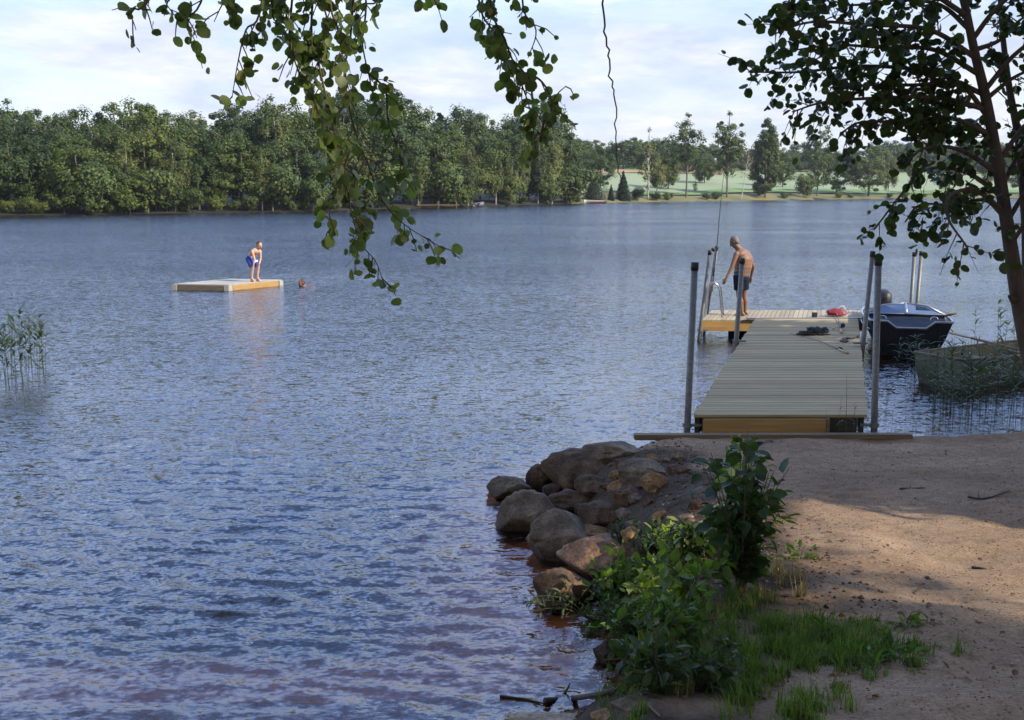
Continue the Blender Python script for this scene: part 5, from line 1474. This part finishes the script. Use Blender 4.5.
leafy('hazel_shrub', at_px(732, 570), fan(7, .88, .10, 1, (0, 0), .1), .085, .8, 'shrubdark', 'upright dark shoot with large leaves rising behind the tall shrub', nleaf=10)
leafy('sapling', at_px(660, 610), fan(22, 0.422, .8, 1, (-.15, -.1), .5), 0.074, .72, 'saplingleaf', 'yellow-green sunlit sapling in the middle of the slope', nleaf=11)
leafy('sapling', at_px(690, 600), fan(16, 0.340, .8, 1, (0, -.1), .5), 0.066, .7, 'saplingleaf', 'pale leafy sapling at the foot of the dark shrub', nleaf=11)
leafy('leafy_shrub', at_px(640, 640), fan(24, 0.422, .9, 1, (-.35, -.1), .6), 0.062, .62, 'shrubleaf', 'mid green shrub leaning over the water by the lowest boulder', nleaf=14)
leafy('leafy_shrub', at_px(675, 645), fan(22, 0.374, .9, 1, (-.1, -.1), .5), 0.058, .6, 'shrubleaf', 'mid green shrub in the lower middle of the slope', nleaf=14)
leafy('leafy_shrub', at_px(655, 690), fan(16, 0.326, .9, 1, (-.25, 0), .6), 0.055, .6, 'shrubdark', 'dark low shrub just above the driftwood', nleaf=13)
leafy('leafy_shrub', at_px(650, 555), fan(16, 0.286, .9, 1, (0, 0), .5), 0.051, .6, 'shrubdark', 'dark low shrub behind the sunlit sapling by the rocks', nleaf=13)
leafy('leafy_shrub', at_px(700, 555), fan(18, 0.340, .8, 1, (-.1, 0), .5), 0.062, .62, 'shrubdark', 'dark bushy shrub to the left of the tall big-leaved one', nleaf=13)
leafy('leafy_shrub', at_px(615, 600), fan(20, 0.272, 1.0, .8, (-.2, -.1), .6), 0.055, .62, 'shrubleaf', 'bright leafy shrub spilling over the reddish rock', nleaf=13)
leafy('leafy_shrub', at_px(705, 690), fan(18, 0.272, .9, .9, (-.2, -.1), .6), 0.051, .55, 'shrubdark', 'dark leafy shrub low down beside the grass', nleaf=13)
leafy('sapling', at_px(680, 560), fan(14, 0.340, .7, 1, (-.1, 0), .4), 0.066, .72, 'saplingleaf', 'light green sapling between the dark shrubs above the rocks', nleaf=10)
leafy('sapling', at_px(618, 588), fan(14, .34, 1.0, .8, (-.25, -.1), .5), .06, .72, 'saplingleaf', 'low yellow-green sapling beside the lowest boulder', nleaf=10)
leafy('sapling', at_px(645, 588), fan(16, .36, .9, .9, (-.1, -.1), .5), .065, .72, 'saplingleaf', 'bright low sapling between the reddish rock and the tall shrub', nleaf=10)
leafy('leafy_shrub', at_px(618, 625), fan(14, .34, 1.0, .7, (-.4, -.1), .6), .055, .55, 'shrubleaf', 'small-leaved shrub hanging over the water below the lowest boulder', nleaf=13)
leafy('willow_spray', P(594, 615, .10), [((-.9, -.05, .38), .56, .35), ((-.8, -.1, .5), .52, .4), ((-.95, .1, .3), .46, .3), ((-.85, -.15, .25), .50, .3), ((-.6, 0, .6), .42, .5)], .062, .30, 'willowleaf', 'narrow-leaved willow spray reaching left over the water', nleaf=18, stemr=.005)
leafy('leafy_shrub', at_px(620, 540), fan(6, .22, .7, 1), .05, .5, 'shrubdark', 'tiny dark sprig on the tan sunlit stone', nleaf=8)
leafy('willow_herb', at_px(742, 588), [((.1, 0, 1), .75, .1), ((.25, 0, 1), .62, .15), ((-.05, 0, 1), .55, .1), ((.35, -.1, 1), .5, .2)], .075, .22, 'saplingleaf', 'thin upright narrow-leaved weeds before the tall dark shrub', nleaf=26, flutter=.5)
for i, (px, py) in enumerate([(885, 652), (868, 668), (838, 640), (900, 662), (905, 625), (800, 560)]):
    leafy('weed', at_px(px, py), fan(9, .11, 1.9, .45, (0, 0), .6), .058, .42, 'shrubleaf', ['broad-leaved weed at the right tip of the grass patch', 'broad-leaved weed at the lower edge of the grass patch', 'weed on the upper edge of the grass patch', 'outermost dark weed on the sand beyond the grass tip', 'single small weed alone on the shaded sand', 'little weed on the sand beside the dry grass'][i], 'weed', nleaf=4, stemr=.003)

def grass_mesh(name, regions, m, label=None, kind='stuff'):
    """curved blades: regions of (x, y, spread x, spread y, count, length, lean)"""
    V, F = [], []; n = 0
    for (x, y, sx_, sy_, cnt, L, lean) in regions:
        cnt = int(cnt * .62); nt_ = max(3, cnt // 26); L = L * .50
        ti = rng.integers(0, nt_, cnt); tl_ = rng.uniform(.45, 1.25, nt_)[ti]
        bx = rng.normal(x, sx_, nt_)[ti] + rng.normal(0, .022, cnt); by = rng.normal(y, sy_, nt_)[ti] + rng.normal(0, .022, cnt)
        bz = near_height(bx, by)[0]
        ok = bz > .02; bx, by, bz, tl_ = bx[ok], by[ok], bz[ok], tl_[ok]; c = len(bx)
        a_ = rng.uniform(0, 6.28, c); ln = L * tl_ * rng.uniform(.5, 1.2, c); cv = rng.uniform(.2, 1.0, c)
        w = rng.uniform(.0022, .0050, c)
        d = np.stack([np.cos(a_) + lean[0], np.sin(a_) + lean[1]], 1) * .6
        per = np.stack([-np.sin(a_), np.cos(a_)], 1)
        rows = []
        for s in (0, .4, .75, 1.0):
            off = d * (ln * cv * s ** 1.8)[:, None]
            px_ = bx + off[:, 0]; py_ = by + off[:, 1]; pz = bz - .01 + ln * (s - .35 * cv * s ** 2.2)
            ww = w * (1 - s * .92)
            rows.append(np.stack([px_ - per[:, 0] * ww, py_ - per[:, 1] * ww, pz], 1)); rows.append(np.stack([px_ + per[:, 0] * ww, py_ + per[:, 1] * ww, pz], 1))
        q_ = np.stack(rows, 1)
        V.append(q_.reshape(-1, 3))
        f = np.array([(0, 1, 3, 2), (2, 3, 5, 4), (4, 5, 7, 6)])
        F.append((f[None] + (np.arange(c) * 8)[:, None, None] + n).reshape(-1, 4)); n += c * 8
    o_ = link_mesh(name, np_mesh(name, np.concatenate(V), np.concatenate(F), m), None, False)
    return tag(o_, label, None, None, kind)
def reg(px, py, sx_, sy_, cnt, L, lean=(0, 0)):
    p_ = at_px(px, py); return (p_.x, p_.y, sx_, sy_, cnt, L, lean)
grass_mesh('grass', [reg(810, 632, .20, .16, 3200, .19), reg(850, 655, .18, .12, 3000, .17), reg(780, 655, .16, .18, 1100, .22, (-.3, 0)), reg(765, 695, .14, .16, 900, .26, (-.4, -.1)), reg(735, 650, .16, .25, 1000, .24, (-.4, -.1)),
     reg(700, 665, .18, .25, 900, .26, (-.4, -.1)), reg(720, 705, .20, .2, 700, .24, (-.4, -.1)), reg(800, 712, .10, .06, 300, .2), reg(680, 620, .2, .25, 900, .28, (-.3, 0)), reg(665, 590, .25, .3, 700, .22, (-.3, 0)), reg(875, 660, .12, .06, 250, .10), reg(740, 610, .15, .2, 700, .25, (-.2, 0))], 'grass', None)
grass_mesh('dry_grass', [reg(768, 578, .09, .12, 220, .30), reg(755, 600, .10, .12, 160, .26), reg(720, 630, .2, .2, 200, .22), reg(690, 700, .3, .2, 160, .2), reg(800, 690, .2, .15, 120, .12)], 'drygrass', None)
# grains and fallen leaves on the path and slope
def scatter(name, cnt, size, m, box, flat, seed):
    g = np.random.default_rng(seed)
    x = g.uniform(box[0], box[1], cnt); y = g.uniform(box[2], box[3], cnt)
    z, d, ld = near_height(x, y); ok = ld & (z > .06); x, y, z = x[ok], y[ok], z[ok]; n = len(x)
    s = size * np.minimum(g.lognormal(0, .42, n), 2.2); a_ = g.uniform(0, 6.28, n)
    base = np.array([(1, 0, 0), (0, 1, 0), (-1, 0, 0), (0, -1, 0), (0, 0, 1), (0, 0, -1)], float)
    j = g.uniform(.55, 1.3, (n, 6, 1))
    v = base[None] * j * s[:, None, None]; v[..., 2] *= flat
    ca, sa = np.cos(a_)[:, None], np.sin(a_)[:, None]
    vx = v[..., 0] * ca - v[..., 1] * sa; vy = v[..., 0] * sa + v[..., 1] * ca
    V = np.stack([vx + x[:, None], vy + y[:, None], v[..., 2] + z[:, None] + (s * flat * .3)[:, None]], -1).reshape(-1, 3)
    f = np.array([(0, 1, 4), (1, 2, 4), (2, 3, 4), (3, 0, 4), (1, 0, 5), (2, 1, 5), (3, 2, 5), (0, 3, 5)])
    F = (f[None] + (np.arange(n) * 6)[:, None, None]).reshape(-1, 3)
    return tag(link_mesh(name, np_mesh(name, V, F, m), None, False), kind='stuff')
scatter('gravel', 26000, .0042, 'rocktan', (1.0, 6.8, 3.4, 12.6), .6, 31)
scatter('earth_clods', 2600, .010, 'rockbrown', (.2, 2.0, 5.0, 12.9), .7, 33)
scatter('pebbles', 170, .010, 'rockgrey', (.6, 6.8, 3.4, 12.6), .6, 32)
lx = rng.uniform(.3, 2.4, 900); ly = rng.uniform(4, 12.3, 900)
lx2 = rng.uniform(2, 6.5, 45); ly2 = rng.uniform(4, 12.3, 45); lx = np.concatenate([lx, lx2]); ly = np.concatenate([ly, ly2])
lz = near_height(lx, ly)[0]; ok = lz > .05
pp = np.stack([lx, ly, lz + .012], 1)[ok]; n = len(pp)
al = unit(np.concatenate([rng.normal(size=(n, 2)), rng.normal(size=(n, 1)) * .2], 1)); nr = unit(np.array([0, 0, 1.0]) + rng.normal(size=(n, 3)) * .25)
Ls = rng.uniform(.02, .05, n); V, F = leaf_arrays(pp, al, nr, Ls, Ls * .6, POINTED)
tag(link_mesh('leaf_litter', np_mesh('leaf_litter', V, F, 'litter'), None, True), kind='stuff')

# driftwood and sticks
def stick(pts, r0, label, m='bark', z=None, fork=None):
    P3 = []
    for a_, b_ in pts:
        p_ = at_px(a_, b_); p_.z = max(p_.z, 0.0) + r0 * .9; P3.append(p_)
    o_ = MB(); sp_ = spline(P3, 6); o_.tube(sp_, list(np.linspace(r0, r0 * .4, len(sp_))), 7)
    if fork:
        s, d, L = fork; p_ = sp_[int(s * (len(sp_) - 1))]; o_.tube([p_, p_ + Vector(d) * L * .5, p_ + Vector(d) * L + Vector((0, 0, .01))], [r0 * .6, r0 * .4, r0 * .2], 6)
    o_ = o_.build('stick', m, None, True); return tag(o_, label, 'stick', 'sticks on the bank')
stick([(545, 705), (575, 702), (605, 697), (630, 687)], .022, 'dark driftwood branch lying in the shallow water', fork=(.2, (.4, .3, .5), .16))
stick([(500, 699), (525, 702), (545, 706)], .011, 'thin reddish stick floating beside the driftwood')
stick([(640, 695), (648, 708), (660, 719)], .009, 'thin pale root in the mud at the bottom', 'beam')
stick([(968, 498), (985, 500), (1010, 492)], .010, 'dark twig lying on the sand at the right', fork=(.35, (.3, .8, .1), .2))
stick([(900, 490), (925, 489)], .010, 'short straight stick on the shaded sand', 'bark')
stick([(972, 569), (985, 570)], .010, 'tiny bark piece on the sunlit sand', 'bark')
stick([(598, 505), (615, 515), (622, 522)], .007, 'thin stick lying in the dark slope above the rocks', 'beam')

# ------------------------------------------------------------------ reeds
def reed_proto(h, nl, seed, lw=.010, ll=.36):
    g = np.random.default_rng(seed); root = bpy.data.objects.new('reed', None)
    lean = g.uniform(-.12, .12, 2)
    sp_ = spline([(0, 0, -.3), (lean[0] * .4 * h, lean[1] * .4 * h, h * .5), (lean[0] * h, lean[1] * h, h)], 6)
    mb = MB().tube(sp_, list(np.linspace(.005, .0016, len(sp_))), 5)
    sm = bpy.data.meshes.new('stalk'); sm.from_pydata(mb.v, [], mb.f); sm.materials.append(M['reedleaf'])
    lb = MB()
    for k in range(nl):
        s = g.uniform(.35, 1.0); p_ = sp_[int(s * (len(sp_) - 1))]; a_ = g.uniform(0, 6.28); L = ll * g.uniform(.6, 1.2)
        d = Vector((math.cos(a_), math.sin(a_), 0)); per = Vector((-d.y, d.x, 0)); up = g.uniform(.6, 1.5); prev = None
        V = []
        for t_, ww in ((0, .7), (.3, 1), (.7, .7), (1, .05)):
            c_ = p_ + d * L * t_ * .75 + Vector((0, 0, L * (up * t_ - 0.9 * t_ * t_) * .6)); V += [c_ - per * lw * ww, c_ + per * lw * ww]
        lb.add(V, [(0, 1, 3, 2), (2, 3, 5, 4), (4, 5, 7, 6)])
    lmh = bpy.data.meshes.new('leaves'); lmh.from_pydata(lb.v, [], lb.f); lmh.materials.append(M['reedleaf'])
    return sm, lmh
rp = [reed_proto(1.0, 11, i, .016, .42) for i in range(5)]
thin_r = [reed_proto(1.0, 5, 20 + i, .009, .34) for i in range(4)]
def reed(p_, h, kind, label, group):
    sm, lmh = (rp if kind else thin_r)[int(rng.integers(0, 4))]
    e = empty('reed', p_, rng.uniform(0, 6.28), label, 'reed', group); e.scale = (h,) * 3
    for nn, mm in (('stalk', sm), ('leaves', lmh)):
        o_ = bpy.data.objects.new(nn, mm); COL.objects.link(o_); o_.parent = e
for i in range(36):
    px = rng.uniform(-25, 45) if i > 3 else [38, 44, 28, 15][i]; py = rng.uniform(362, 390)
    reed(P(px, py, 0), rng.uniform(.8, 1.22) * (1 if px < 30 else .9), True, 'dark green reed in the lone clump at the left edge', 'reeds at the left edge')
for i in range(60):
    px = rng.uniform(930, 1060); py = rng.uniform(392, 425)
    reed(P(px, py, 0), rng.uniform(.55, 1.15), i % 2 == 0, 'green reed before the rowing boat', 'reeds before the rowing boat')
for i in range(30):
    px = rng.uniform(882, 1030); py = rng.uniform(405, 440)
    reed(P(px, py, 0), rng.uniform(.25, .62), False, 'thin low reed in the shallow water right of the walkway', 'reeds right of the walkway')
for i in range(9):
    px = rng.uniform(884, 930); py = rng.uniform(366, 400)
    reed(P(px, py, 0), rng.uniform(.4, .8), True, 'reed in front of the dark motor boat', 'reeds before the motor boat')
for i in range(8):
    px = rng.uniform(968, 1022); py = rng.uniform(350, 360)
    reed(P(px, py, 0), rng.uniform(.7, 1.15), True, 'reed standing behind the rowing boat', 'reeds behind the rowing boat')
for px, py, h in ((846, 436, .75), (838, 437, .5), (852, 437, .42), (826, 437, .35)):
    p_ = P(px, py, .28); reed(p_, h, False, 'thin dry stalk growing before the plank at the walkway start', 'stalks before the walkway')

# ------------------------------------------------------------------ the air over the lake
hm = bpy.data.materials.new('air'); hm.use_nodes = True
t = hm.node_tree; t.nodes.clear(); o = N(t, 'ShaderNodeOutputMaterial')
pv = N(t, 'ShaderNodeVolumePrincipled'); pv.inputs['Color'].default_value = (0.86, 0.91, 1.0, 1); pv.inputs['Density'].default_value = 0.00014
pv.inputs['Anisotropy'].default_value = 0.2
t.links.new(pv.outputs[0], o.inputs['Volume'])
M['air'] = hm
hz = MB().box((0, 690, 21), (1780, 1660, 50)).build('haze', 'air'); tag(hz, kind='stuff')
cy.volume_bounces = 0
